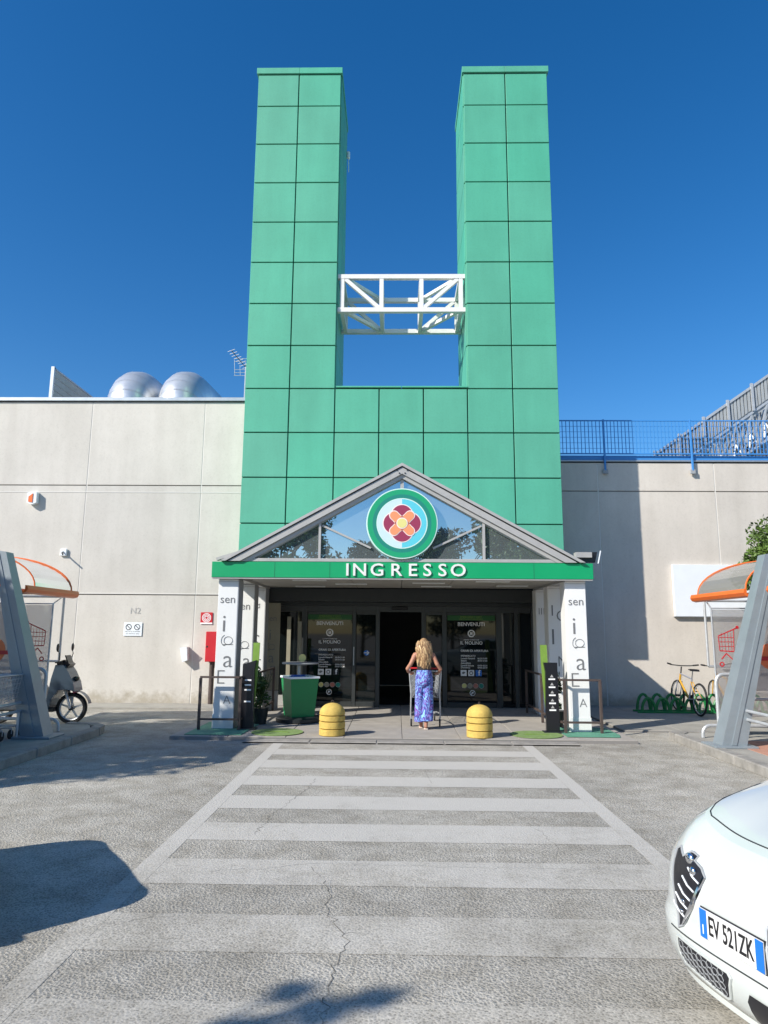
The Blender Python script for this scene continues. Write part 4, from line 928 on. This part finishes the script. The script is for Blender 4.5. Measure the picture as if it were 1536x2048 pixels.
# ------------------------------------------------------------------ bicycles and rack
def bike(label, loc, rz, c1, c2, lean=0):
    """local +X is forward, origin on the ground under the bottom bracket"""
    t = thing('bicycle', label, 'bicycle', loc, rz); t.rotation_euler = (R(lean),0,rz)
    r = .33
    for x in (-.48,.56):
        q = MB(); n = 36; q.tube([(x+(r-.02)*math.cos(2*math.pi*k/n),0,r+(r-.02)*math.sin(2*math.pi*k/n)) for k in range(n+1)],.022,6,False); wv = q.build('wheel','rubber',t,True)
        q = MB(); q.tube([(x+(r-.045)*math.cos(2*math.pi*k/n),0,r+(r-.045)*math.sin(2*math.pi*k/n)) for k in range(n+1)],.009,4,False); q.build('rim','galv',wv,True)
        q = MB()
        for k in range(18): a = 2*math.pi*k/18; q.tube([(x,.02*(-1)**k,r),(x+(r-.04)*math.cos(a),0,r+(r-.04)*math.sin(a))],.0018,3,False)
        q.build('spokes','galv',wv); MB().lathe([(.025,-.05),(.025,.05)],(x,0,r),10,'y').build('hub','dark',wv)
    bb, st, hd, hb = (0,0,.30),(-.14,0,.72),(.40,0,.80),(.44,0,.66)
    T = lambda a, b, rr, nm, m: MB().tube([a,b],rr,8).build(nm,m,t,True)
    T(bb,st,.017,'seat_tube',c2); T(st,hd,.017,'top_tube',c2); T(bb,hb,.022,'down_tube',c1); T(hd,hb,.022,'head_tube',c1)
    for s_ in (-1,1):
        T((0,s_*.03,.30),(-.48,s_*.06,.33),.010,'chain_stay',c2); T((-.13,s_*.02,.66),(-.48,s_*.06,.33),.010,'seat_stay',c1); T((.45,s_*.05,.64),(.56,s_*.055,.33),.013,'fork',c2)
        MB().bevbox((-.05+.1*s_,s_*.10-.04,.30-.17*s_-.01),(.05+.1*s_,s_*.10+.04,.30-.17*s_+.01),.004).build('pedal','dark',t)
    T((-.14,0,.72),(-.18,0,.88),.012,'seat_post','chrome')
    q = MB(); q.prism([(-.33,.89),(-.32,.93),(-.18,.93),(-.03,.915),(-.03,.90),(-.18,.895)],-.03,.03); q.prism([(-.33,.885),(-.32,.925),(-.22,.93),(-.2,.885)],-.075,.075); q.build('saddle','black',t)
    T((.39,0,.80),(.36,0,.95),.014,'steerer','dark')
    MB().tube([(.30,-.31,1.0),(.36,-.2,.98),(.38,0,.97),(.36,.2,.98),(.30,.31,1.0)],.012,8).build('handlebar','dark',t,True)
    for s_ in (-1,1): MB().tube([(.33,s_*.24,.99),(.27,s_*.34,1.01)],.018,8).build('grip','rubber',t,True)
    MB().lathe([(.09,-.045),(.09,-.04)],(0,0,.30),20,'y').build('chainring','dark',t)
    return t
K['byel'] = mat('bike_yellow',(.60,.33,.04),.35,var=.05); K['bsil'] = mat('bike_silver',(.5,.52,.6),.3,.5,var=.05)
bike('yellow and silver mountain bike standing in the green rack by the wall',(6.16,15.2,.035),R(92),'byel','bsil',3)
bike('yellow bicycle in the rack seen behind the right shelter',(7.02,15.3,.035),R(89),'byel','byel',-3)
t = thing('bicycle_rack','low green hooped bicycle rack along the right wall','bicycle rack',(0,0,.035))
K['rackg'] = mat('rack_green',(.01,.20,.05),.45,var=.1)
for i in range(9):
    x = 5.35+i*.30
    MB().tube([(x+.14*math.cos(a),15.6,.02+.34*math.sin(a)) for a in [math.pi*k/10 for k in range(11)]],.03,8).build('hoop','rackg',t,True)
    MB().tube([(x+.14*math.cos(a),15.3,.02+.28*math.sin(a)) for a in [math.pi*k/10 for k in range(11)]],.03,8).build('hoop','rackg',t,True)
for y in (15.25,15.55): MB().tube([(5.1,y,.02),(8.0,y,.02)],.022,8).build('base_rail','rackg',t,True)

# ------------------------------------------------------------------ things on the walls
t = thing('warning_siren','white wall siren with red lens high on the left wall','siren',(-8.74,16.29,4.79))
MB().prism([(-.11,.12),(.11,.14),(.12,-.12),(0,-.17),(-.11,-.12)],-.12,0).build('housing','signw',t); MB().prism([(-.07,.02),(.03,.10),(.03,-.12),(-.07,-.10)],-.135,-.121).build('lens','orange',t)
t = thing('security_camera','small white box camera on the left wall above the shelter','camera',(-7.9,16.29,3.49))
MB().bevbox((-.08,-.05,-.09),(.08,0,.08),.01).build('mount_box','signw',t); MB().tube([(0,-.05,0),(.03,-.16,-.03),(.1,-.26,-.08)],.018,8).build('arm','dark',t,True)
t = thing('wall_sign','small white no smoking sign on the left wall','sign',(-6.13,16.29,1.70))
MB().bevbox((-.215,-.01,-.155),(.215,0,.155),.003).build('plate','signw',t)
for x in (-.1,.1):
    q = MB(); ring(q,x,.05,.055,.07,-.013,-.011,24); q.bar((x-.04,-.012,.09),(x+.04,-.012,.01),.002,.014); q.build('print','black',t)
MB().text('VIETATO FUMARE', facing(0,-.011,-.055), .045).build('print','black',t); MB().text('NO SMOKING AREA', facing(0,-.011,-.105), .035).build('print','black',t)
tag(MB().text('N2', facing(-6.1,16.294,2.12), .2).build('wall_mark','trim'),'faint number marking on the wall above the no smoking sign','marking')
t = thing('wall_sign','small red and white hose reel sign beside the left front pillar','sign',(-4.42,16.29,1.97))
MB().bevbox((-.14,-.01,-.14),(.14,0,.13),.003).build('plate','red',t); q = MB()
for r_ in (.03,.06,.09): ring(q,0,.005,r_,r_+.015,-.013,-.011,24)
q.build('print','sticker',t); B((-.14,-.012,-.14),(.14,-.0105,-.105)).build('print_band','sticker',t)
t = thing('hose_cabinet','red hose cabinet on a brown pipe beside the left pillar','cabinet',(-4.22,16.28,0))
MB().bevbox((-.14,-.2,.98),(.2,0,1.66),.01).build('cabinet_box','red',t); MB().tube([(.0,-.08,0),(.0,-.08,.98)],.055,12).build('riser_pipe','rust',t,True); MB().bevbox((-.12,-.203,1.3),(-.08,-.2005,1.34),.001).build('latch','dark',t)
t = thing('wall_bin','small white scoop shaped bin hanging on the left wall','bin',(-4.86,16.29,1.15))
MB().prism([(-.10,.14),(.06,.16),(.09,-.14),(-.03,-.18)],-.17,0).build('scoop','signw',t)
MB().tube([(.05,-.14,.12),(.09,-.2,.14),(.1,-.14,0)],.012,6).build('hook','galv',t)
t = thing('billboard','blank white rectangular billboard on the right wall','billboard',(8.1,16.66,2.69))
MB().bevbox((-1.55,-.05,-.60),(1.9,0.03,.62),.006).build('board','signw',t); MB().bevbox((-1.56,-.055,-.615),(1.91,.03,-.603),.002).build('lower_edge','greyp',t)
t = thing('floodlight','grey floodlight on the right end of the green fascia','floodlight',(3.22,12.05,2.87))
MB().prism([(-.14,.10),(.13,.10),(.13,.19),(-.14,.19)],-.12,.05).build('housing','trim',t); MB().prism([(-.10,.03),(.2,.02),(.24,.20),(.14,.20),(.12,.095),(-.1,.09)],-.05,.06).build('shade','carblack',t)
MB().tube([(-.08,0,0),(-.09,0,.1)],.012,6).build('bracket','galv',t); MB().tube([(.13,0,0),(.14,0,.12)],.012,6).build('bracket','galv',t); MB().bar((.24,-.08,.0),(.29,-.08,.22),.015,.02).build('flap','signw',t)
t = thing('perch','loose grey flashing on the left end of the pediment roof','flashing',(-2.9,12.1,2.9)); MB().bar((-.25,0,.02),(.1,0,.13),.12,.05).build('strip','trim',t)

# ------------------------------------------------------------------ rooftop things
def duct(label, x, y):
    t = thing('ventilation_duct', label, 'duct', (x,y,7.58), 0, 'rooftop ventilation ducts')
    r = .63; cz = .98
    path = [(0,0,-.38),(0,0,.28)]+[(0,.9*(1-math.cos(a)),.28+.80*math.sin(a)) for a in [math.pi/2*k/6 for k in range(1,7)]]+[(0.1,2.2,1.08),(.2,4.0,1.08)]
    for i, (a, b) in enumerate(zip(path[:-1], path[1:])):
        pass
    q = MB(); q.tube(path, r, 28); q.build('duct_body','duct',t,True)
    for p, p2 in list(zip(path[1:], path[2:])): 
        a = Vector(p); d = (Vector(p2)-a).normalized(); MB().tube([a-d*.012,a+d*.012], r+.012, 28, False).build('seam','duct',t,True)
duct('large silver bent ventilation duct on the left roof, further from the towers', -7.68,19.0)
duct('large silver bent ventilation duct on the left roof, nearer the towers', -6.22,19.0)
t = thing('louvre_screen','grey slatted louvre screen standing on the left roof edge','screen',(-9.2,17.5,7.25))
for z in (.02,.2,.38,.56,.74,.92,1.10): MB().bevbox((-.02,.05,z),(.02,3.6,z+.165),.004).build('slat','corr',t)
MB().bevbox((-.05,-.02,0),(.04,.045,1.36),.004).build('post','coping',t); MB().bevbox((-.04,0,1.29),(.04,3.7,1.34),.004).build('top_rail','coping',t); MB().bevbox((-.05,3.61,0),(.04,3.7,1.28),.004).build('post','coping',t)
t = thing('tv_antenna','thin rooftop television antenna beside the left tower','antenna',(-3.92,17.0,7.25))
MB().tube([(0,0,0),(0,0,1.25)],.018,6).build('mast','galv',t)
MB().tube([(-.33,-.25,1.5),(.02,.02,1.12)],.012,6).build('boom','rust',t)
for k in range(8):
    f = k/7; c = Vector((-.33,-.25,1.5)).lerp(Vector((.0,0,1.14)), f); MB().tube([c+Vector((-.11,.08,0)),c+Vector((.11,-.08,0))],.007,4).build('element','galv',t)
for z in (.92,1.0,1.08,1.3,1.38): MB().tube([(-.30,.0,z),(.05,.05,z+.02)],.007,4).build('reflector_rod','galv',t)
for x in (-.28,-.14,0): MB().tube([(x,.02,.92),(x-.03,.02,1.36)],.006,4).build('reflector_rod','galv',t)
# blue fence
t = thing('blue_fence','blue vertical bar fence along the edge of the roof parking','fence',(0,16.62,5.86))
posts = [2.0+.02, 5.08, 7.2, 9.3, 11.4, 13.5]
posts = [3.7,5.08,7.2,9.3,11.4]
bm_ = None
for a, b in zip(posts[:-1], posts[1:]):
    for z in (.16,1.0): MB().bevbox((a+.03,-.012,z-.015),(b-.03,.012,z+.015),.002).build('rail','blue',t)
    n = int((b-a-.08)/.082)
    for i in range(1, n):
        x = a+(b-a)*i/n
        if bm_ is None: o_ = MB().bar((0,0,.175),(0,0,.985),.017,.010).build('bar','blue',t); bm_ = o_.data
        else: o_ = bpy.data.objects.new('bar', bm_); col.objects.link(o_); o_.parent = t
        o_.location = (x,0,0)
    for z in (.3,.44,.58,.72,.86): MB().box((a+.03,.014,z-.004),(b-.03,.022,z+.004)).build('cross_wire','blue',t)
for x in posts: MB().bevbox((x-.022,-.022,-.26),(x+.022,.022,1.03),.004).build('post','blue',t); MB().bevbox((x-.06,-.02,-.34),(x+.06,.035,-.23),.006).build('bracket','greyp',t)
MB().bevbox((3.7,.06,.02),(11.5,.2,.13),.004).build('kerb_plate','blue',t)

# inclined conveyor gallery with lattice
t = thing('covered_ramp','grey corrugated covered ramp with steel lattice rising to the right above the roof','ramp',(0,0,0))
RY = 16.98
pA = Vector((6.42,RY,6.06)); pB = Vector((11.8,RY,9.80)); dR = pB-pA
def rp(f, dz=0, dy=0): v = pA+dR*f; return Vector((v.x, v.y+dy, v.z+dz))
# front corrugated strip: ribs
nR = 60
q = MB()
for i in range(nR):
    a = rp(i/nR); b = rp((i+1)/nR); w_ = .5
    for p, f in ((a,-.04),(b,-.04)): pass
    q.add([a+Vector((0,-.03,-.55)), a+Vector((.06,-.03,-.50)), a+Vector((.06,-.03,.04)), a+Vector((0,-.03,0)), a+Vector((0,.0,-.55)), a+Vector((.06,.0,-.50)), a+Vector((.06,.0,.04)), a+Vector((0,.0,0))],[(0,1,2,3),(0,3,7,4),(1,5,6,2),(3,2,6,7),(0,4,5,1)])
q.quad(rp(0,-.75,.002),rp(1,-.75,.002),rp(1,0,.002),rp(0,0,.002)); o = q.build('corrugated_cladding','corr',t); o['kind'] = 'stuff'
MB().bar(rp(0,.03,-.02),rp(1,.03,-.02),.07,.06).build('top_rail','galv',t)
for k in range(9): MB().bar(rp(k/8.5,.12,-.05),rp(k/8.5,-.6,-.05),.06,.05).build('post','galv',t)
# second cladding behind, lower, and lattice chords
q = MB()
for i in range(nR):
    a = rp(i/nR,-1.0,1.4); q.add([a+Vector((0,0,-.5)), a+Vector((.05,0,-.47)), a+Vector((.05,0,.35)), a+Vector((0,0,.3))],[(0,1,2,3)])
o = q.build('rear_cladding','corr',t,fixn=False); o['kind'] = 'stuff'
MB().prism([(rp(0,0).x,rp(0,-1.5).z),(rp(1,0).x,rp(1,-1.5).z),(rp(1,0).x,rp(1,-.7).z),(rp(0,0).x,rp(0,-.7).z)],RY+1.46,RY+1.5).build('rear_board','corr',t)
MB().prism([(rp(0,0).x,rp(0,-2.3).z),(rp(1,0).x,rp(1,-2.3).z),(rp(1,0).x,rp(1,-1.45).z),(rp(0,0).x,rp(0,-1.45).z)],RY+1.56,RY+1.6).build('rear_board','corr_dark',t)
for dz, dy in ((-.62,0),(-1.55,.1),(-1.15,.9),(-1.9,.7)): MB().bar(rp(0,dz,dy),rp(1,dz,dy),.055,.055).build('chord','galv',t)
for k in range(13):
    a = k/13; b = (k+.5)/13; c = (k+1)/13
    MB().bar(rp(a,-.64),rp(b,-1.53,.1),.045,.045).build('lattice_bar','galv',t); MB().bar(rp(b,-1.53,.1),rp(c,-.64),.045,.045).build('lattice_bar','galv',t)
    MB().bar(rp(a,-1.17,.9),rp(b,-1.88,.7),.04,.04).build('lattice_bar','galv',t); MB().bar(rp(b,-1.88,.7),rp(c,-1.17,.9),.04,.04).build('lattice_bar','galv',t)
    MB().bar(rp(a,-.64),rp(b,-1.17,.9),.035,.035).build('lattice_bar','galv',t); MB().bar(rp(b,-.64),rp(c,-1.17,.9),.03,.03).build('lattice_bar','galv',t); MB().bar(rp(a,-1.53,.1),rp(c,-1.2,.6),.03,.03).build('lattice_bar','galv',t); MB().bar(rp(b,-.64),rp(b,-1.9,.3),.03,.03).build('lattice_bar','galv',t)
q = MB()
for i in range(nR):
    a = rp(i/nR,-2.1,1.2); q.add([a+Vector((0,0,-.0)), a+Vector((.05,0,.03)), a+Vector((.05,0,.6)), a+Vector((0,0,.57))],[(0,1,2,3)])
o = q.build('under_cladding',mat('dark_slats',(.16,.12,.10),.7),t,fixn=False); o['kind'] = 'stuff'

# ------------------------------------------------------------------ white car
Wc, Lc, Pc = .91, .60, 4.0
def outline(tt):          # tt in [-1,1]: front curve; u,f and inward normal
    a = abs(tt)*math.pi/2; s_ = 1 if tt >= 0 else -1
    u = Wc*math.sin(a)**(2/Pc); f = -Lc*(1-max(0,math.cos(a))**(2/Pc))-.05*u/Wc
    return s_*u, f
def t_of_u(u): return math.copysign(math.asin(min(1,(abs(u)/Wc)**(Pc/2)))*2/math.pi, u)
ZF = [0,.03,.08,.16,.3,.42,.5,.6,.7,.8,.88,.94,.98,1.0]; IN = [.16,.09,.045,.018,.0,.0,.018,.022,.028,.045,.075,.115,.16,.20]
def inset(zf): return float(np.interp(zf, ZF, IN))
def Hh(u, f):
    a = abs(u); h = .645+.345*(1-math.exp(2.0*f))+.045*math.exp(-((a-.66)/.16)**2)*(1-math.exp(4*f))
    h += .03*(1-(a/.9)**2) - .10*max(0,(a-.78)/.13)**2 + .011*math.exp(-((a-.44+.12*f)/.04)**2)*min(1,max(0,(-f-.32)/.3)); return h
ZL = .19
def nrm_t(tt):
    e = .002; u0, f0 = outline(max(-1,tt-e)); u1, f1 = outline(min(1,tt+e)); d = Vector((u1-u0,f1-f0)); d.normalize()
    return Vector((d.y,-d.x)) if True else None
def wallpt(tt, zf, offs=0):
    u, f = outline(tt); n = nrm_t(tt)
    if n.dot(Vector((-u,-1.2-f))) < 0: n = -n
    i = inset(zf)-offs; p = Vector((u,f))+n*i; z = ZL+zf*(Hh(p.x,p.y)-ZL); return Vector((p.x,p.y,z))
def Spt(u, z, offs=0):
    tt = t_of_u(u); zf = .5
    for _ in range(8):
        p = wallpt(tt,zf); zf = min(1,max(0,zf+(z-p.z)/.55))
    return wallpt(tt,zf,offs)
Fd = Vector((-.94,-.34)).normalized(); Rd = Vector((Fd.y,-Fd.x))
car = thing('parked_car','white hatchback at the right edge with front plate and headlight showing','car',(1.40,2.79,0),0)
# local axes: x=u (car right), y=f forward
car.matrix_world = Matrix(((Rd.x,Fd.x,0,1.40),(Rd.y,Fd.y,0,2.79),(0,0,1,0),(0,0,0,1)))
def patch(poly, offs, step, name, m, par=car, smooth=True, thick=0):
    us = [p[0] for p in poly]; zs = [p[1] for p in poly]; pts = []; 
    n = len(poly); bd = []
    for i in range(n):
        a = Vector(poly[i]); b = Vector(poly[(i+1)%n]); k = max(1,int((b-a).length/step))
        bd += [a.lerp(b,j/k) for j in range(k)]
    inner = []
    def ins(x, z):
        c = False; j = len(bd)-1
        for i in range(len(bd)):
            if (bd[i].y > z) != (bd[j].y > z) and x < (bd[j].x-bd[i].x)*(z-bd[i].y)/(bd[j].y-bd[i].y)+bd[i].x: c = not c
            j = i
        return c
    x = min(us)+step/2
    while x < max(us):
        z = min(zs)+step/2
        while z < max(zs):
            if ins(x,z) and min((Vector((x,z))-b).length for b in bd) > step*.45: inner.append(Vector((x,z)))
            z += step
        x += step
    V = bd+inner; E_ = [(i,(i+1)%len(bd)) for i in range(len(bd))]
    vo, eo, fo, *_ = geometry.delaunay_2d_cdt(V, E_, [], 1, 1e-5)
    mb = MB(); mb.add([Spt(v.x,v.y,offs) for v in vo], [tuple(f) for f in fo]); return mb.build(name, m, par, smooth, fixn=True), [Spt(v.x,v.y,offs) for v in bd]
# body shell
q = MB(); cols = [-1+2*i/72 for i in range(73)]
cols = [math.copysign(abs(c)**.8, c) for c in cols]
zfs = [0,.015,.03,.055,.08,.12,.16,.23,.3,.36,.42,.46,.5,.55,.6,.65,.7,.75,.8,.84,.88,.91,.94,.96,.98,1.0]
side = [-.9,-1.2,-1.6,-2.0,-2.5,-3.0,-3.5,-3.9,-4.1,-4.25]
colpts = []
def sidecol(sg, f, shrink=0):
    out = []
    for zf in zfs:
        u = Wc-shrink-inset(zf)*(1.0 if zf < .5 else .75); ff = f; z = ZL+zf*(Hh(min(.72,u),max(f,-1.3))-ZL); out.append(Vector((sg*u,ff,z)))
    return out
for f in reversed(side): colpts.append(sidecol(-1,f,.0 if f > -3.9 else (.05 if f > -4.2 else .16)))
for c in cols: colpts.append([wallpt(c,z) for z in zfs])
for f in side: colpts.append(sidecol(1,f,.0 if f > -3.9 else (.05 if f > -4.2 else .16)))
nz = len(zfs); nc = len(colpts)
q.add([p for c in colpts for p in c], [(i*nz+k,(i+1)*nz+k,(i+1)*nz+k+1,i*nz+k+1) for i in range(nc-1) for k in range(nz-1)]+[(0,nz-1,(nc-1)*nz+nz-1,(nc-1)*nz)])
body = q.build('body','carwhite',car,True,fixn=True)
body.data.set_sharp_from_angle(angle=R(75)) if hasattr(body.data,'set_sharp_from_angle') else None
# bonnet and deck: grid from rim to centre line
q = MB(); M_ = 14; vs = []
for c in colpts:
    p = c[-1]; tf = min(-.55, p.y) if p.y > -1.3 else p.y; tgt = Vector((0, max(p.y,-1.3)*.5-.6 if p.y > -1.3 else p.y, 0))
    for k in range(M_+1):
        a = k/M_; u = p.x*(1-a); f = p.y+(tgt.y-p.y)*a
        z = Hh(u,max(f,-1.3)); z += (p.z-Hh(p.x,max(p.y,-1.3)))*(1-a); vs.append((u,f,z))
q.add(vs, [(i*(M_+1)+k,(i+1)*(M_+1)+k,(i+1)*(M_+1)+k+1,i*(M_+1)+k+1) for i in range(nc-1) for k in range(M_)])
bon = q.build('bonnet','carwhite',car,True,fixn=False)
bon.data.set_sharp_from_angle(angle=R(75))
def surf_top(u, f, o=.0015): return Vector((u,f,Hh(u,f)+o))
# bonnet shut line
q = MB(); pts = []
for i in range(41):
    a = -1+2*i/40; u = .70*a; f = -.25-.03*abs(a)-(.06+.9*max(0,abs(a)-.93)*1.2)*abs(a)**3; pts.append(surf_top(u,f,.0))
pts = [surf_top(-.70,-1.15,0),surf_top(-.715,-.7,0),surf_top(-.715,-.48,0)]+pts+[surf_top(.715,-.48,0),surf_top(.715,-.7,0),surf_top(.70,-1.15,0)]
q.tube(pts,.0035,5); q.build('shut_line','dark',car)
# headlights
for sg in (1,-1):
    P_ = [(.74,.725),(.715,.745),(.655,.715),(.60,.765),(.56,.76),(.565,.72),(.505,.705),(.465,.68),(.475,.64),(.51,.55),(.565,.455),(.59,.44),(.64,.52),(.70,.63)]
    poly = [(sg*u,z-.02) for u, z in P_]
    hl, bd = patch(poly,.003,.022,'headlight','carblack')
    q = MB(); q.tube([*bd,bd[0]],.006,5,False); q.build('surround','greyp',hl)
    seg = [Spt(sg*u,z-.02,.004) for u, z in ((.468,.68),(.477,.635),(.512,.55),(.566,.458))]
    q = MB(); q.tube(seg,[.008,.010,.011,.007],6); q.build('chrome_strip','chrome',hl,True)
    for z in (.49,.53,.57,.61,.65): 
        u0 = .475+(.66-z)*.45; q = MB(); q.tube([Spt(sg*(u0+.01),z-.02,.005),Spt(sg*(u0+.06),z-.008,.006),Spt(sg*(u0+.11),z+.015,.005)],.0045,5); q.build('chrome_fin','signw',hl,True)
    for u, z, r_ in ((.60,.70,.026),(.55,.66,.020),(.575,.53,.010),(.585,.485,.010)):
        c = Spt(sg*u,z,.006); MB().ell(tuple(c),(r_,r_*.5,r_),12,8).build('lamp','chrome',hl,True)
# plate
pu0, pu1 = .435, .085
def pp(v, o):   # v.x 0..1 along plate from outer end, v.y 0..1 height
    u = pu0+(pu1-pu0)*v.x; A = Spt(pu0,.50,.0); Bv = Spt(pu1,.50,.0); c = A.lerp(Bv,v.x); n = Vector((-(Bv-A).y,(Bv-A).x,0)).normalized()
    if n.y < 0: n = -n
    return c+n*(.010+o)+Vector((0,0,(v.y-.5)*.112))
def ppoly(x0, x1, y0, y1, o0, o1, nm, m, par):
    vs = [pp(Vector((x,y)),o) for o in (o0,o1) for x, y in ((x0,y0),(x1,y0),(x1,y1),(x0,y1))]
    return MB().add(vs,[(3,2,1,0),(4,5,6,7),(0,1,5,4),(1,2,6,5),(2,3,7,6),(3,0,4,7)]).build(nm,m,par)
holder = ppoly(-.008,1.008,-.04,1.04,-.006,-.002,'plate_holder','carblack',car)
pl = ppoly(0,1,0,1,0,.004,'number_plate','plate',car)
ppoly(0,.115,0.01,.99,.005,.0065,'plate_band','blueband',pl); ppoly(.885,1,.01,.99,.005,.0065,'plate_band','blueband',pl)
q = MB(); q.text('EV 521ZK', lambda v: pp(Vector((.5+v.x/.37,.5+v.y/.112)),.0066+v.z), .105, .0006, .0012, sx=.60); q.build('plate_number','black',pl)
q = MB(); q.text('I', lambda v: pp(Vector((.055+v.x/.37,.28+v.y/.112)),.007+v.z), .05, .0006, .001, sx=.8); q.build('plate_letter','sticker',pl)
# shield grille
SH = [(-.085,.66),(.085,.66),(.095,.60),(.065,.45),(0,.33),(-.065,.45),(-.095,.60)]
gr, bd = patch(SH,.004,.03,'shield_grille','carblack'); q = MB(); q.tube([*bd,bd[0]],.008,6,False); q.build('grille_frame','galv',gr,True)
for z in (.42,.48,.54,.60): q = MB(); wz = .015+.075*min(1,(z-.33)/.2); q.tube([Spt(-wz,z,.004),Spt(0,z,.004),Spt(wz,z,.004)],.006,5); q.build('grille_bar','galv',gr)
q = MB(); c = Spt(0,.665,.01); q.ell(tuple(c),(.037,.012,.037),16,8); q.build('round_badge','blueband',gr,True)
# lower intakes with honeycomb
for sg in (1,-1):
    IP = [(sg*.60,.385),(sg*.27,.375),(sg*.255,.36),(sg*.28,.275),(sg*.30,.265),(sg*.56,.285),(sg*.60,.315)]
    it, bd = patch(IP,.004,.025,'side_intake','carblack'); q = MB(); q.tube([*bd,bd[0]],.006,5,False); q.build('intake_rim','carwhite',it,True)
    q = MB()
    for i in range(9):
        for j in range(4):
            cu, cz = .31+i*.032, .285+j*.026+(i%2)*.013
            if cz > .365 or cz < .282: continue
            pts = [Spt(sg*(cu+.017*math.cos(a)),cz+.0135*math.sin(a),.007) for a in [math.pi/3*k for k in range(7)]]; q.tube(pts,.0016,4,False)
    q.build('honeycomb','greyp',it)
CI = [(-.16,.345),(.16,.345),(.18,.31),(.16,.22),(-.16,.22),(-.18,.31)]
ci, bd = patch(CI,.004,.03,'centre_intake','carblack')
q = MB(); q.tube([Spt(-.66+1.32*i/30,.405,.0015) for i in range(31)],.003,4); q.build('bumper_seam','dark',car)
# lip, cabin, wheels
q = MB(); q.tube([wallpt(-.93+1.86*i/40,.03,.0)+Vector((0,0,-.01)) for i in range(41)],.018,6); q.build('lower_lip','carwhite',car,True)
q = MB(); rows = []
for f, z, wd in ((-1.15,1.0,.74),(-1.45,1.17,.70),(-1.85,1.38,.62),(-2.3,1.45,.58),(-2.9,1.43,.57),(-3.35,1.34,.52),(-3.7,1.20,.46),(-3.95,1.04,.40),(-4.1,.96,.36)):
    rows.append([(-wd-.1,f,.9),(-wd,f,z-.07),(-wd*.85,f,z-.015),(0,f,z),(wd*.85,f,z-.015),(wd,f,z-.07),(wd+.1,f,.9)])
n = 7; q.add([v for r_ in rows for v in r_],[(i*n+k,(i+1)*n+k,(i+1)*n+k+1,i*n+k+1) for i in range(len(rows)-1) for k in range(n-1)]+[tuple(range(n)),tuple((len(rows)-1)*n+k for k in range(n))])
cab = q.build('cabin','carwhite',car,True)
q = MB(); q.quad((-.70,-1.18,1.035),(.70,-1.18,1.035),(.60,-1.80,1.378),(-.60,-1.80,1.378)); q.build('windscreen','glassdark',car)
for sg in (-1,1):
    q = MB(); q.quad((sg*.815,-1.5,1.03),(sg*.70,-1.9,1.33),(sg*.66,-3.0,1.36),(sg*.72,-3.5,1.15),(sg*.79,-3.4,1.03)); q.build('side_window','glassdark',car)
    MB().bevbox((sg*.86,-1.62,.98),(sg*1.04,-1.42,1.10),.03).build('door_mirror','carwhite',car)
    for f in (-.93,-3.55):
        wv = MB().lathe([(.22,-.1),(.29,-.11),(.315,-.08),(.315,.08),(.29,.11),(.22,.1)],(sg*.80,f,.315),32,'x').build('wheel','rubber',car,True)
        MB().lathe([(.21,-.112),(.05,-.09),(.05,.09),(.21,.112)],(sg*.80,f,.315),20,'x').build('rim','galv',wv,True)
MB().bevbox((-.72,-4.1,.16),(.72,-.35,.22),.02).build('underbody','black',car)
B((-.85,-4.05,.24),(.85,-1.2,.9)).build('inner_shell','black',car)

# car copy added out of view, placed to throw the rounded shadow at left
c2 = copy_tree(car); c2['label'] = 'unseen white hatchback added left of the crossing to cast a shadow'; c2['category'] = 'car'
a2 = R(35); c2.matrix_world = Matrix.Translation((-2.75,4.85,0)) @ Matrix.Rotation(a2-math.pi/2,4,'Z')
